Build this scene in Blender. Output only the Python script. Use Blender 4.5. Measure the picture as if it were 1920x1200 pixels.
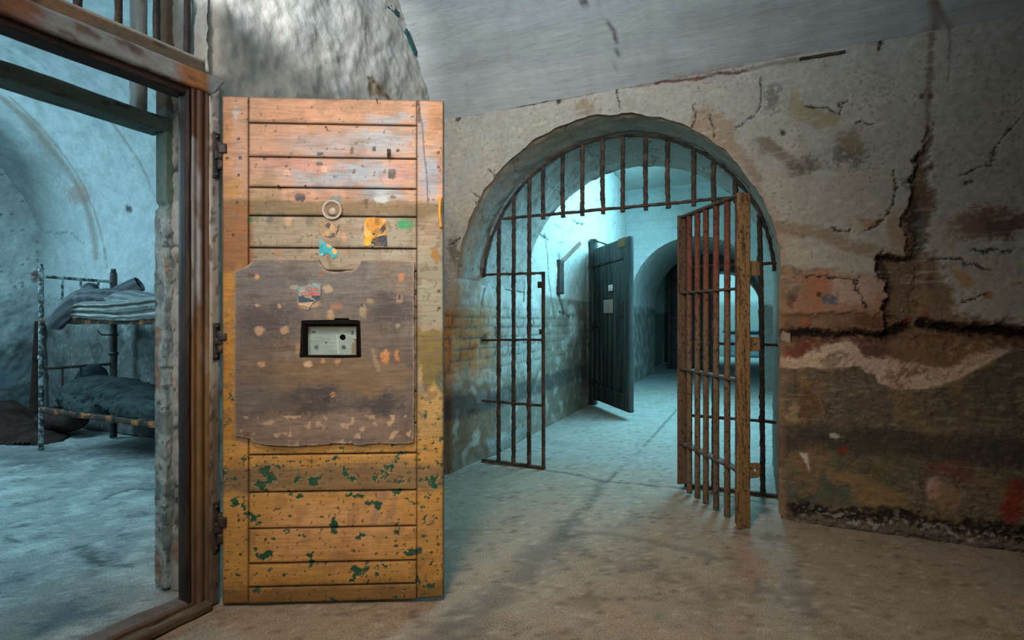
import bpy, math, random
import numpy as np
from mathutils import Vector
for o in list(bpy.data.objects): bpy.data.objects.remove(o)
SC = bpy.context.scene
COL = SC.collection
random.seed(7)
RNG = np.random.default_rng(7)

# ------------------------------------------------------------------ camera
YAW = math.radians(24.5)
CA, SA = math.cos(YAW), math.sin(YAW)
EYE = 1.1
F_PX, HZ = 1000.0, 605.0
cam = bpy.data.cameras.new('camera')
cam.sensor_width = 36.0
cam.lens = F_PX / 1920.0 * 36.0
cam.shift_y = (HZ - 600.0) / 1920.0
cam.clip_start = 0.02
cam_o = bpy.data.objects.new('camera', cam)
cam_o.location = (0, 0, EYE)
cam_o.rotation_euler = (math.pi / 2, 0, YAW)
COL.objects.link(cam_o)
SC.camera = cam_o

# ------------------------------------------------------------------ world, light, exposure
SC.view_settings.view_transform = 'Standard'
SC.view_settings.look = 'None'
SC.view_settings.exposure = 0.0
SC.view_settings.gamma = 1.0
SC.view_settings.use_curve_mapping = False
W = bpy.data.worlds.new('world'); SC.world = W; W.use_nodes = True
W.node_tree.nodes['Background'].inputs[0].default_value = (0.25, 0.5, 0.7, 1)
W.node_tree.nodes['Background'].inputs[1].default_value = 0.05


def light(name, kind, loc, target, power, color, size=1.0, size_y=None, spread=None, spot=None, blend=0.6):
    l = bpy.data.lights.new(name, kind)
    l.energy = power; l.color = color
    if kind == 'AREA':
        l.shape = 'RECTANGLE'; l.size = size; l.size_y = size_y or size
        if spread: l.spread = math.radians(spread)
    else:
        l.shadow_soft_size = size
    if kind == 'SPOT':
        l.spot_size = math.radians(spot); l.spot_blend = blend
    o = bpy.data.objects.new(name, l); COL.objects.link(o)
    o.location = loc
    o.rotation_euler = (Vector(target) - Vector(loc)).to_track_quat('-Z', 'Y').to_euler()
    return o


# main vaulted room: daylight of a window behind the camera, then added unseen lamps
light('room_window_light', 'AREA', (-1.1, -1.5, 2.5), (-1.45, 3.3, 1.6), 12.5, (1.0, 0.96, 0.92), 0.9, 1.1, spread=66)
light('room_floor_spot', 'SPOT', (-0.55, 0.0, 3.4), (-0.62, 1.95, 0.1), 270, (1.0, 0.82, 0.64), 0.25, spot=78, blend=1.0)  # added unseen spot that warms the middle of the floor
light('room_vault_fill', 'AREA', (-0.9, 0.5, 2.7), (-1.15, 2.4, 3.8), 20, (0.58, 0.83, 1.0), 1.2, 0.8, spread=110)  # added cool fill aimed up at the vault, no real fitting
light('room_jamb_fill', 'SPOT', (0.75, -0.9, 2.0), (-1.6, 3.35, 1.55), 215, (1.0, 0.91, 0.80), 0.3, spot=54, blend=1.0)  # added spot from the right to brighten the jamb and arch wall
light('end_wall_spot', 'SPOT', (-1.35, 0.45, 2.55), (-2.0, 1.62, 2.75), 230, (0.92, 0.97, 1.0), 0.04, spot=36, blend=0.7)  # added spot standing in for sun raking across the end wall
# cell: blue daylight of its high window, plus an added fill
light('cell_window_light', 'AREA', (-6.6, 1.3, 2.55), (-3.6, 2.0, 0.2), 76, (0.40, 0.77, 0.95), 1.0, 0.9)
light('cell_fill_light', 'AREA', (-3.0, 0.75, 2.2), (-7.0, 2.8, 1.5), 66, (0.42, 0.78, 0.95), 0.7, 0.9)  # added fill toward the back wall of the cell
light('transom_light', 'AREA', (-2.9, 0.7, 2.95), (-2.0, 1.6, 2.7), 16, (0.50, 0.86, 1.0), 0.5, 0.4)
# corridor: cyan daylight of the windows on its right side
light('corridor_window_light', 'AREA', (-0.05, 7.0, 2.75), (-2.0, 6.3, 1.4), 255, (0.25, 0.72, 0.95), 2.4, 1.3)
light('corridor_gate_light', 'AREA', (-0.1, 5.3, 2.9), (-2.0, 5.3, 1.7), 34, (0.36, 0.82, 1.0), 0.8, 0.8)
light('corridor_end_light', 'AREA', (-0.5, 17.0, 2.9), (-0.9, 19.5, 1.0), 170, (0.30, 0.84, 1.0), 1.6, 1.0)


# ------------------------------------------------------------------ pixel placement: turn an image pixel position into a point of a real surface
def ray(px, py):
    r = (px - 960.0) / F_PX
    return np.array([r * CA - SA, r * SA + CA, (HZ - py) / F_PX])


def at_depth(px, py, d): return np.array([0, 0, EYE]) + ray(px, py) * d


def on_Y(px, py, Y):
    d = ray(px, py); return np.array([0, 0, EYE]) + d * (Y / d[1])


def on_X(px, py, X):
    d = ray(px, py); return np.array([0, 0, EYE]) + d * (X / d[0])


def on_Z(px, py, Z=0.0):
    d = ray(px, py); return np.array([0, 0, EYE]) + d * ((Z - EYE) / d[2])


def on_plane(px, py, p0, n):
    d = ray(px, py); o = np.array([0, 0, EYE])
    return o + d * (np.dot(np.array(p0) - o, n) / np.dot(d, n))


# ------------------------------------------------------------------ noise
_P = np.random.default_rng(3).permutation(512)
_P = np.concatenate([_P, _P, _P])
_G = np.stack([np.cos(np.arange(512) * 2.399963), np.sin(np.arange(512) * 2.399963)], 1)


def perlin(x, y, seed=0):
    x = np.asarray(x, float) + seed * 17.31; y = np.asarray(y, float) + seed * 9.77
    xi = np.floor(x).astype(int); yi = np.floor(y).astype(int)
    xf = x - xi; yf = y - yi
    u = xf * xf * xf * (xf * (xf * 6 - 15) + 10); v = yf * yf * yf * (yf * (yf * 6 - 15) + 10)

    def g(ix, iy, dx, dy):
        h = _P[_P[ix & 511] + (iy & 511)]
        gg = _G[h]; return gg[..., 0] * dx + gg[..., 1] * dy
    a = g(xi, yi, xf, yf); b = g(xi + 1, yi, xf - 1, yf)
    c = g(xi, yi + 1, xf, yf - 1); d = g(xi + 1, yi + 1, xf - 1, yf - 1)
    return ((a + u * (b - a)) + v * ((c + u * (d - c)) - (a + u * (b - a)))) * 1.5


def fbm(x, y, octv=5, seed=0, gain=0.5):
    s = 0; a = 1; t = 0
    for i in range(octv):
        s = s + a * perlin(x * 2 ** i, y * 2 ** i, seed + i * 3); t += a; a *= gain
    return s / t * 1.3


def sstep(a, b, x):
    t = np.clip((x - a) / (b - a + 1e-12), 0, 1); return t * t * (3 - 2 * t)


def lin(r, g, b):
    c = np.array([r, g, b]) / 255.0
    return np.where(c <= 0.04045, c / 12.92, ((c + 0.055) / 1.055) ** 2.4)


def poly_sd(u, v, poly):
    """signed distance to a polygon, negative inside"""
    P = np.array(poly, float); Q = np.roll(P, -1, 0)
    d = np.full(u.shape, 1e9); ins = np.zeros(u.shape, bool)
    for (x0, y0), (x1, y1) in zip(P, Q):
        ex, ey = x1 - x0, y1 - y0; L = ex * ex + ey * ey + 1e-12
        t = np.clip(((u - x0) * ex + (v - y0) * ey) / L, 0, 1)
        d = np.minimum(d, np.hypot(u - x0 - t * ex, v - y0 - t * ey))
        c = ((y0 > v) != (y1 > v)) & (u < (x1 - x0) * (v - y0) / (y1 - y0 + 1e-12) + x0)
        ins ^= c
    return np.where(ins, -d, d)


def line_d(u, v, pts):
    d = np.full(u.shape, 1e9)
    for (x0, y0), (x1, y1) in zip(pts[:-1], pts[1:]):
        ex, ey = x1 - x0, y1 - y0; L = ex * ex + ey * ey + 1e-12
        t = np.clip(((u - x0) * ex + (v - y0) * ey) / L, 0, 1)
        d = np.minimum(d, np.hypot(u - x0 - t * ex, v - y0 - t * ey))
    return d


class Paint:
    """wear, stains, old paint and painted light or shade of one surface, in that surface's own metres; h is relief (m, + = out)"""
    def __init__(s, u, v, uv, seed=0, base=(150, 145, 135)):
        s.u, s.v, s.uv, s.seed = u, v, uv, seed
        s.c = np.tile(lin(*base), (len(u), 1)); s.h = np.zeros(len(u))
        s.n1 = fbm(u * 5, v * 5, 5, seed); s.n2 = fbm(u * 5 + 40, v * 5 + 17, 5, seed + 1)
        s.f1 = fbm(u * 26, v * 26, 4, seed + 2); s.f2 = fbm(u * 26 + 9, v * 26, 4, seed + 4)
        s.g1 = fbm(u * 90, v * 90, 2, seed + 6); s.g2 = fbm(u * 90 + 5, v * 90, 2, seed + 8)

    def warp(s, w): return s.u + w * (s.n1 + 0.45 * s.f1 + 0.2 * s.g1), s.v + w * (s.n2 + 0.45 * s.f2 + 0.2 * s.g2)

    def put(s, m, color, h=0.0):
        m = np.clip(m, 0, 1)
        if color is not None and not np.isscalar(m): m = m * np.clip(1.05 + 0.35 * s.f1 + 0.35 * s.g1, 0.3, 1)
        if color is not None: s.c = s.c * (1 - m[:, None]) + lin(*color) * m[:, None]
        s.h += m * h
        return m

    def box(s, x0, y0, x1, y1, color, op=1.0, soft=0.5, warp=0.06, h=0.0, speck=None):
        pts = [s.uv(x0, y0), s.uv(x1, y0), s.uv(x0, y1), s.uv(x1, y1)]
        us = [p[0] for p in pts]; vs = [p[1] for p in pts]
        cu, cv = (max(us) + min(us)) / 2, (max(vs) + min(vs)) / 2
        ru, rv = (max(us) - min(us)) / 2, (max(vs) - min(vs)) / 2
        a, b = s.warp(warp)
        r = (np.abs((a - cu) / ru) ** 2.6 + np.abs((b - cv) / rv) ** 2.6) ** (1 / 2.6) + max(soft, 0.55) * (0.5 * s.f1 + 0.45 * s.g1)
        m = 1 - sstep(1 - soft, 1 + soft * 0.4, r)
        if speck: m = m * sstep(speck, speck + 0.12, s.f1 + 0.5 * s.n2 + 0.35 * m)
        return s.put(m * op, color, h)

    def poly(s, pts, color, op=1.0, soft=0.01, warp=0.03, h=0.0, speck=None):
        a, b = s.warp(warp)
        d = poly_sd(a, b, [s.uv(*p) for p in pts])
        m = 1 - sstep(-soft, soft, d)
        if speck: m = m * sstep(speck, speck + 0.12, s.f1 + 0.4 * s.n2)
        return s.put(m * op, color, h)

    def line(s, pts, color, w=0.006, op=1.0, warp=0.02, h=0.0, soft=0.6):
        a, b = s.warp(warp)
        d = line_d(a, b, [s.uv(*p) for p in pts])
        m = 1 - sstep(w * (1 - soft), w * (1 + soft), d)
        return s.put(m * op, color, h)

    def band(s, v0, v1, color, op=1.0, soft=0.05, warp=0.03, lo=None, hi=None):
        a, b = s.warp(warp)
        m = sstep(v0 - soft, v0 + soft, b) * (1 - sstep(v1 - soft, v1 + soft, b))
        if lo is not None: m = m * sstep(lo - 0.1, lo + 0.1, a)
        if hi is not None: m = m * (1 - sstep(hi - 0.1, hi + 0.1, a))
        return s.put(m * op, color)

    def mottle(s, amp=0.15, tint=(0.02, 0, -0.02)):
        k = 1 + amp * (s.n1 + 0.6 * s.f1 + 0.5 * s.g1)
        s.c = s.c * np.clip(k, 0.3, 2)[:, None] * (1 + np.array(tint)[None, :] * s.n2[:, None] * 3)
        s.c = np.clip(s.c, 0.003, 0.9)

    def bricks(s, m, L=0.25, H=0.082, depth=0.008, mortar=(110, 100, 88), tone=None):
        a, b = s.warp(0.008)
        row = np.floor(b / H); off = (row % 2) * 0.5
        fx = np.abs(((a / L + off) % 1) - 0.5) * L; fy = np.abs((b / H) % 1 - 0.5) * H
        e = np.maximum(fx - (L / 2 - 0.007), fy - (H / 2 - 0.007))
        j = sstep(-0.004, 0.004, e)
        idn = perlin(np.floor(a / L + off) * 3.7, row * 5.3, 5)
        s.h += -m * j * depth + m * idn * 0.004
        mm = (m * j)[:, None]
        if tone is not None:
            s.c = s.c * (1 - m[:, None]) + lin(*tone) * (1 + 0.5 * idn[:, None]) * m[:, None]
        s.c = s.c * (1 - mm) + lin(*mortar) * mm


# ------------------------------------------------------------------ mesh helpers
def mk(name, V, F, mat, parent=None, col=None, smooth=True, world=False):
    V = np.asarray(V, float).reshape(-1, 3)
    if parent is not None and world:
        l = np.array(parent.location); a = -parent.rotation_euler[2]
        c, s_ = math.cos(a), math.sin(a); Q = V - l
        V = np.stack([Q[:, 0] * c - Q[:, 1] * s_, Q[:, 0] * s_ + Q[:, 1] * c, Q[:, 2]], 1)
    me = bpy.data.meshes.new(name)
    if isinstance(F, np.ndarray) and F.ndim == 2:
        k = F.shape[1]
        me.vertices.add(len(V)); me.vertices.foreach_set('co', V.ravel())
        me.loops.add(F.size); me.loops.foreach_set('vertex_index', F.ravel().astype(np.int32))
        me.polygons.add(len(F))
        me.polygons.foreach_set('loop_start', np.arange(0, F.size, k, dtype=np.int32))
        me.polygons.foreach_set('loop_total', np.full(len(F), k, dtype=np.int32))
        me.update(calc_edges=True); me.validate()
    else:
        me.from_pydata(V.tolist(), [], [list(map(int, f)) for f in F]); me.update()
    if smooth: me.polygons.foreach_set('use_smooth', np.ones(len(me.polygons), bool))
    if col is not None:
        at = me.color_attributes.new('Col', 'FLOAT_COLOR', 'POINT')
        at.data.foreach_set('color', np.concatenate([col, np.ones((len(col), 1))], 1).astype(np.float32).ravel())
    if mat: me.materials.append(mat)
    o = bpy.data.objects.new(name, me); COL.objects.link(o)
    if parent is not None: o.parent = parent
    return o


def struct(name, V, F, mat, col=None, smooth=True):
    o = mk(name, V, F, mat, None, col, smooth); o['kind'] = 'structure'; return o


def thing(name, label, cat, loc=(0, 0, 0), rotz=0.0, group=None):
    o = bpy.data.objects.new(name, None); o.empty_display_size = 0.1; COL.objects.link(o)
    o.location = tuple(float(x) for x in loc); o.rotation_euler = (0, 0, rotz)
    o['label'] = label; o['category'] = cat; o['kind'] = 'thing'
    if group: o['group'] = group
    return o


def tag(o, label, cat, group=None):
    o['label'] = label; o['category'] = cat; o['kind'] = 'thing'
    if group: o['group'] = group
    return o


def gridF(nu, nv):
    i = np.arange(nu - 1)[:, None] * nv + np.arange(nv - 1)[None, :]
    return np.stack([i, i + nv, i + nv + 1, i + 1], -1).reshape(-1, 4)


def grid(u0, u1, v0, v1, res, resv=None):
    nu = max(2, int(round((u1 - u0) / res)) + 1); nv = max(2, int(round((v1 - v0) / (resv or res))) + 1)
    U, Vv = np.meshgrid(np.linspace(u0, u1, nu), np.linspace(v0, v1, nv), indexing='ij')
    return U.ravel(), Vv.ravel(), gridF(nu, nv)


def cut_grid(u0, u1, v0, v1, res, sd):
    """grid kept where sd >= 0, its rim moved onto sd = 0"""
    U, V, F = grid(u0, u1, v0, v1, res)
    s = sd(U, V)
    F = F[(s[F] >= 0).any(1)]
    used = np.unique(F); mp = np.full(len(U), -1); mp[used] = np.arange(len(used))
    U, V, F = U[used], V[used], mp[F]
    for _ in range(3):
        s = sd(U, V); e = 1e-4
        gx = (sd(U + e, V) - s) / e; gy = (sd(U, V + e) - s) / e
        g2 = np.clip(gx * gx + gy * gy, 0.2, None)
        k = np.where(s < 0, s, 0)
        U = U - np.clip(k * gx / g2, -res * 1.5, res * 1.5); V = V - np.clip(k * gy / g2, -res * 1.5, res * 1.5)
    return U, V, F


def thicken(V, F, off):
    n = len(V); E = np.concatenate([F[:, [0, 1]], F[:, [1, 2]], F[:, [2, 3]], F[:, [3, 0]]])
    key = np.sort(E, 1); k = key[:, 0].astype(np.int64) * n + key[:, 1]
    uq, idx, cnt = np.unique(k, return_index=True, return_counts=True)
    B = E[idx[cnt == 1]]
    V2 = np.concatenate([V, V + np.array(off)])
    side = np.stack([B[:, 1], B[:, 0], B[:, 0] + n, B[:, 1] + n], 1)
    return V2, np.concatenate([F, F[:, ::-1] + n, side])


def gbox(x0, x1, y0, y1, z0, z1, res=0.02, e=0.004, jit=0.0, jf=6.0):
    """subdivided box with eased edges and a slightly uneven surface"""
    Vs, Fs, n = [], [], 0
    lo = np.array([x0, y0, z0]); hi = np.array([x1, y1, z1])

    def axis(k):
        L = hi[k] - lo[k]; m = max(1, int(round(L / res)))
        a = np.linspace(lo[k], hi[k], m + 1)
        if L > 4 * e: a = np.unique(np.concatenate([[lo[k], lo[k] + e, hi[k] - e, hi[k]], a[(a > lo[k] + e * 1.5) & (a < hi[k] - e * 1.5)]]))
        return a
    A = [axis(0), axis(1), axis(2)]
    for k in range(3):
        i, j = (k + 1) % 3, (k + 2) % 3
        for side in (0, 1):
            U, V = np.meshgrid(A[i], A[j], indexing='ij')
            P = np.zeros((U.size, 3)); P[:, i] = U.ravel(); P[:, j] = V.ravel(); P[:, k] = hi[k] if side else lo[k]
            F = gridF(len(A[i]), len(A[j]))
            if not side: F = F[:, ::-1]
            Vs.append(P); Fs.append(F + n); n += len(P)
    V = np.concatenate(Vs); F = np.concatenate(Fs)
    ex = (np.abs(V - lo) < 1e-9).astype(float) - (np.abs(V - hi) < 1e-9)
    many = (np.abs(ex).sum(1) >= 2)
    V = V + ex * (many * e * 0.6)[:, None]
    if jit:
        V = V + jit * np.stack([fbm(V[:, 1] * jf, V[:, 2] * jf, 3, 1), fbm(V[:, 0] * jf, V[:, 2] * jf, 3, 2), fbm(V[:, 0] * jf, V[:, 1] * jf, 3, 3)], 1)
    return V, F


def merge(*parts):
    Vs, Fs, n = [], [], 0
    for V, F in parts:
        Vs.append(V); Fs.append(np.asarray(F) + n); n += len(V)
    return np.concatenate(Vs), np.concatenate(Fs)


def tube(pts, r, sides=8, jit=0.0, step=0.03, seed=0, cap=True, ry=None):
    """round (or oval) bar along a path, with a rust-eaten surface"""
    P = np.asarray(pts, float); R = np.broadcast_to(np.asarray(r, float), (len(P),))
    RY = np.broadcast_to(np.asarray(ry if ry is not None else r, float), (len(P),))
    D = np.concatenate([[0], np.cumsum(np.linalg.norm(np.diff(P, axis=0), axis=1))])
    n = max(2, int(D[-1] / step) + 1) if step else len(P)
    t = np.linspace(0, D[-1], n) if step else D
    Q = np.stack([np.interp(t, D, P[:, k]) for k in range(3)], 1)
    R = np.interp(t, D, R); RY = np.interp(t, D, RY)
    T = np.gradient(Q, axis=0); T /= np.linalg.norm(T, axis=1)[:, None] + 1e-12
    up = np.array([0, 0, 1.0]) if abs(T[:, 2]).mean() < 0.9 else np.array([0, 1.0, 0])
    A = np.cross(T, up); A /= np.linalg.norm(A, axis=1)[:, None] + 1e-9
    B = np.cross(T, A)
    th = np.arange(sides) * 2 * math.pi / sides + math.pi / sides
    rr = 1 + jit * 1.3 * perlin(t[:, None] * 42 + seed * 3.1, th[None, :] * 1.3 + seed, 4) + jit * 5 * np.clip(perlin(t[:, None] * 13 + seed * 7.7, th[None, :] * 1.1 + seed * 2, 8) - 0.42, 0, 1) if jit else np.ones((n, sides))
    V = Q[:, None, :] + rr[..., None] * (np.cos(th)[None, :, None] * A[:, None, :] * R[:, None, None] + np.sin(th)[None, :, None] * B[:, None, :] * RY[:, None, None])
    i = np.arange(n - 1)[:, None] * sides + np.arange(sides)[None, :]
    j = np.arange(n - 1)[:, None] * sides + (np.arange(sides)[None, :] + 1) % sides
    F = np.stack([i, j, j + sides, i + sides], -1).reshape(-1, 4)
    V = V.reshape(-1, 3)
    if cap:
        c0, c1 = len(V), len(V) + 1
        V = np.concatenate([V, Q[:1], Q[-1:]])
        k = np.arange(0, sides, 2); b = (n - 1) * sides
        F = np.concatenate([F, np.stack([np.full(len(k), c0), (k + 2) % sides, (k + 1) % sides, k], 1),
                            np.stack([np.full(len(k), c1), b + k, b + (k + 1) % sides, b + (k + 2) % sides], 1)])
    return V, F


def flatbar(p0, p1, w, t, wdir, step=0.03, jit=0.0, seed=0):
    """flat iron bar from p0 to p1, width w along wdir, thickness t"""
    p0, p1 = np.array(p0, float), np.array(p1, float)
    T = p1 - p0; L = np.linalg.norm(T); T /= L
    A = np.array(wdir, float); A -= T * A.dot(T); A /= np.linalg.norm(A); B = np.cross(T, A)
    V, F = gbox(0, L, -w / 2, w / 2, -t / 2, t / 2, step, min(0.002, t / 5))
    if jit:
        k = perlin(V[:, 0] * 24 + seed * 5.3, V[:, 1] * 60 + seed, 3)
        V[:, 1] *= 1 + jit * k; V[:, 2] *= 1 + jit * k
    return p0 + V[:, :1] * T + V[:, 1:2] * A + V[:, 2:3] * B, F


def lathe(prof, axis_o, axis_d, seg=24):
    """revolve profile [(radius, along)] about an axis"""
    d = np.array(axis_d, float); d /= np.linalg.norm(d)
    a = np.cross(d, [0, 0, 1.0]) if abs(d[2]) < 0.9 else np.cross(d, [1.0, 0, 0])
    a /= np.linalg.norm(a); b = np.cross(d, a)
    th = np.arange(seg) * 2 * math.pi / seg
    V = np.concatenate([np.array(axis_o) + h * d + r * (np.cos(th)[:, None] * a + np.sin(th)[:, None] * b) for r, h in prof])
    n = len(prof)
    i = np.arange(n - 1)[:, None] * seg + np.arange(seg)[None, :]
    j = np.arange(n - 1)[:, None] * seg + (np.arange(seg)[None, :] + 1) % seg
    return V, np.stack([i, j, j + seg, i + seg], -1).reshape(-1, 4)


# ------------------------------------------------------------------ materials
def newmat(name):
    m = bpy.data.materials.new(name); m.use_nodes = True
    nt = m.node_tree; b = nt.nodes['Principled BSDF']
    return m, nt, b


def nd(nt, typ, **kw):
    n = nt.nodes.new(typ)
    for k, v in kw.items():
        if k in n.inputs: n.inputs[k].default_value = v
        else: setattr(n, k, v)
    return n


def surf(name, rough=0.9, spec=0.25, fine=60.0, amp=0.35, bump=0.5, bscale=45.0, dist=0.004, color=None, color2=None, cscale=6.0,
         stretch=(1, 1, 1), pits=0.0, metallic=0.0, cpos=(0.4, 0.65)):
    """base colour (the mesh's own paint attribute, or two colours mixed by noise) x fine grain, with noise bump"""
    m, nt, b = newmat(name); L = nt.links.new
    tc = nd(nt, 'ShaderNodeTexCoord'); mp = nd(nt, 'ShaderNodeMapping', Scale=stretch)
    L(tc.outputs['Object'], mp.inputs['Vector'])
    if color is None:
        at = nd(nt, 'ShaderNodeAttribute', attribute_name='Col'); base = at.outputs['Color']
    else:
        n0 = nd(nt, 'ShaderNodeTexNoise', Scale=cscale, Detail=6.0, Roughness=0.65)
        L(mp.outputs[0], n0.inputs['Vector'])
        cr = nd(nt, 'ShaderNodeValToRGB')
        cr.color_ramp.elements[0].position, cr.color_ramp.elements[1].position = cpos
        cr.color_ramp.elements[0].color = (*lin(*color), 1); cr.color_ramp.elements[1].color = (*lin(*(color2 or color)), 1)
        L(n0.outputs[0], cr.inputs[0]); base = cr.outputs[0]
    n1 = nd(nt, 'ShaderNodeTexNoise', Scale=fine, Detail=8.0, Roughness=0.7)
    L(mp.outputs[0], n1.inputs['Vector'])
    mr = nd(nt, 'ShaderNodeMapRange'); mr.inputs[1].default_value = 0.3; mr.inputs[2].default_value = 0.7
    mr.inputs[3].default_value = 1 - amp; mr.inputs[4].default_value = 1 + amp
    L(n1.outputs[0], mr.inputs[0])
    mx = nd(nt, 'ShaderNodeVectorMath', operation='SCALE')
    L(base, mx.inputs[0]); L(mr.outputs[0], mx.inputs['Scale'])
    L(mx.outputs[0], b.inputs['Base Color'])
    n2 = nd(nt, 'ShaderNodeTexNoise', Scale=bscale, Detail=10.0, Roughness=0.65)
    L(mp.outputs[0], n2.inputs['Vector'])
    hgt = n2.outputs[0]
    if pits:
        v = nd(nt, 'ShaderNodeTexVoronoi', Scale=bscale * 1.6); L(mp.outputs[0], v.inputs['Vector'])
        ma = nd(nt, 'ShaderNodeMath', operation='MULTIPLY_ADD'); ma.inputs[1].default_value = pits
        L(v.outputs['Distance'], ma.inputs[0]); L(hgt, ma.inputs[2]); hgt = ma.outputs[0]
    bp = nd(nt, 'ShaderNodeBump', Strength=bump, Distance=dist)
    L(hgt, bp.inputs['Height']); L(bp.outputs[0], b.inputs['Normal'])
    b.inputs['Roughness'].default_value = rough; b.inputs['Metallic'].default_value = metallic
    b.inputs['Specular IOR Level'].default_value = spec
    return m


M_PLASTER = surf('plaster', 0.92, 0.2, 34, 0.13, 0.55, 16, 0.012, pits=0.12)
M_VAULT = surf('vault_plaster', 0.92, 0.2, 30, 0.12, 0.6, 9, 0.02, stretch=(0.25, 1.6, 1.6))
M_FLOOR = surf('concrete', 0.85, 0.3, 150, 0.5, 0.6, 60, 0.005, pits=0.2)
M_WOOD = surf('painted_wood', 0.62, 0.35, 40, 0.22, 0.5, 24, 0.003, stretch=(0.25, 1, 3))
M_WOODV = surf('painted_post_wood', 0.65, 0.3, 40, 0.25, 0.5, 24, 0.003, stretch=(3, 3, 0.2))
M_PLY = surf('plywood', 0.7, 0.3, 50, 0.25, 0.5, 30, 0.002, stretch=(0.3, 1, 2))
M_RUST = surf('rusty_iron', 0.8, 0.35, 90, 0.5, 0.9, 60, 0.006, color=(50, 43, 40), color2=(96, 76, 62), cscale=12, pits=0.3)
M_GATE = surf('rusty_painted_iron', 0.7, 0.4, 110, 0.55, 0.8, 60, 0.004, color=(74, 48, 36), color2=(158, 112, 64), cscale=6, pits=0.3, cpos=(0.36, 0.64))
M_IRON = surf('dark_iron', 0.6, 0.45, 80, 0.4, 0.6, 50, 0.003, color=(40, 38, 38), color2=(72, 60, 52), cscale=10)
M_ZINC = surf('grey_metal', 0.5, 0.5, 60, 0.2, 0.3, 40, 0.002, color=(150, 138, 128), color2=(176, 164, 152), cscale=12)
M_DARK = surf('soot_black', 0.9, 0.1, 40, 0.3, 0.4, 30, 0.003, color=(14, 13, 13), color2=(26, 22, 20))
M_PAPER = surf('paper_scrap_stock', 0.85, 0.2, 60, 0.3, 0.4, 80, 0.002)
M_DKWOOD = surf('dark_green_wood', 0.75, 0.25, 40, 0.4, 0.5, 20, 0.004, color=(40, 48, 48), color2=(72, 80, 78), cscale=4, stretch=(3, 3, 0.25))
M_DKCLOTH = surf('dark_blue_cloth', 0.95, 0.1, 90, 0.3, 0.8, 14, 0.02, color=(44, 58, 66), color2=(66, 82, 88), cscale=5)
M_CLOTH = surf('painted_cloth', 0.95, 0.1, 160, 0.3, 0.6, 60, 0.004)
M_BED = surf('chipped_bed_paint', 0.6, 0.4, 60, 0.3, 0.6, 40, 0.003, color=(58, 54, 52), color2=(150, 160, 160), cscale=16, cpos=(0.47, 0.56))
M_BEDRUST = surf('rusted_bed_rail', 0.75, 0.3, 60, 0.4, 0.6, 40, 0.003, color=(62, 50, 44), color2=(176, 104, 48), cscale=9, cpos=(0.5, 0.6))
M_BROWN = surf('brown_cloth', 0.95, 0.1, 40, 0.3, 0.6, 20, 0.006, color=(46, 34, 32), color2=(74, 54, 48))
M_STRIP = surf('green_paint_metal', 0.6, 0.35, 40, 0.4, 0.5, 40, 0.003, color=(22, 62, 62), color2=(52, 104, 100), cscale=14)
M_RED = surf('red_print', 0.7, 0.3, 60, 0.2, 0.2, 40, 0.001, color=(206, 74, 54), color2=(226, 100, 76))

# ================================================================== SETTING
YW = 3.347                    # face of the arch wall
ZS = 2.58                     # springing of the room's vault
AC, AZ, AR = -0.922, 1.39, 1.05   # arch: centre, spring height, radius
YG = 3.75                     # plane of the iron grille
YB = 4.62                     # back of the arch wall
XL = -2.25                    # cell side of the end wall
VC, VH = 0.77, 2.577          # room vault: centre and half span
VR = VH / math.sin(math.radians(57)); VK = VR * math.cos(math.radians(57))


def vault_z(Y): return ZS + np.sqrt(np.maximum(VR ** 2 - (Y - VC) ** 2, 0)) - VK


def wall_left_x(Y): return -1.985 - 0.169 * np.clip((Y - 1.43) / 1.917, 0, 1)


def corr_x(Y): return -1.968 - 0.02 * (Y - 3.8)


def arch_sd(u, v, r=AR, wob=0.02):
    n = wob * fbm(u * 5, v * 5, 4, 31)
    w = np.where(u < AC, 0.075 * (1 - sstep(0.95, AZ, v)), 0.0)
    return np.where(v > AZ, np.hypot(u - AC, v - AZ), np.abs(u - AC)) - r - w + n


# ---- floors
def floor_uv(px, py): p = on_Z(px, py); return p[0], p[1]


U, V, F = grid(-2.02, 4.2, -2.0, 9.4, 0.026)
p = Paint(U, V, floor_uv, 11, (150, 136, 120))
p.box(850, 960, 1500, 1300, (168, 144, 120), 0.7, 0.8, 0.15)  # warm pool of light painted into the floor colour
p.box(1380, 1030, 1440, 1100, (160, 112, 92), 0.5, 0.8, 0.08)
p.put(0.5 * sstep(0.1, 0.5, p.n1), (128, 118, 106)); p.put(0.45 * sstep(0.25, 0.6, p.n2), (104, 96, 88))
p.put(sstep(3.7, 4.3, V) * 0.6, (146, 146, 142))
p.line([(1135, 903), (1090, 960), (1040, 1010)], (92, 84, 76), 0.035, 0.75, 0.06, 0, 0.9)  # soft shadow of the gate painted into the floor colour
p.line([(1060, 985), (1020, 1040), (960, 1090), (880, 1170), (800, 1240)], (92, 86, 80), 0.075, 0.6, 0.10, 0, 0.9)  # the painted gate shadow running on toward the camera
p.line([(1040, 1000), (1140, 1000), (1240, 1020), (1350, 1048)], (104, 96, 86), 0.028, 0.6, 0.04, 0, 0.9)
p.line([(1020, 880), (1080, 890), (1135, 903), (1220, 909), (1300, 918), (1450, 945)], (58, 54, 50), 0.012, 0.85, 0.02, -0.004)
p.line([(1140, 905), (1175, 868), (1275, 763), (1330, 705)], (70, 70, 70), 0.010, 0.8, 0.01, -0.003)
p.line([(760, 1150), (840, 1190), (900, 1240)], (104, 92, 80), 0.008, 0.7, 0.02)
p.line([(1100, 1115), (1120, 1120), (1240, 1122)], (92, 82, 72), 0.010, 0.6, 0.03)
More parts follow.
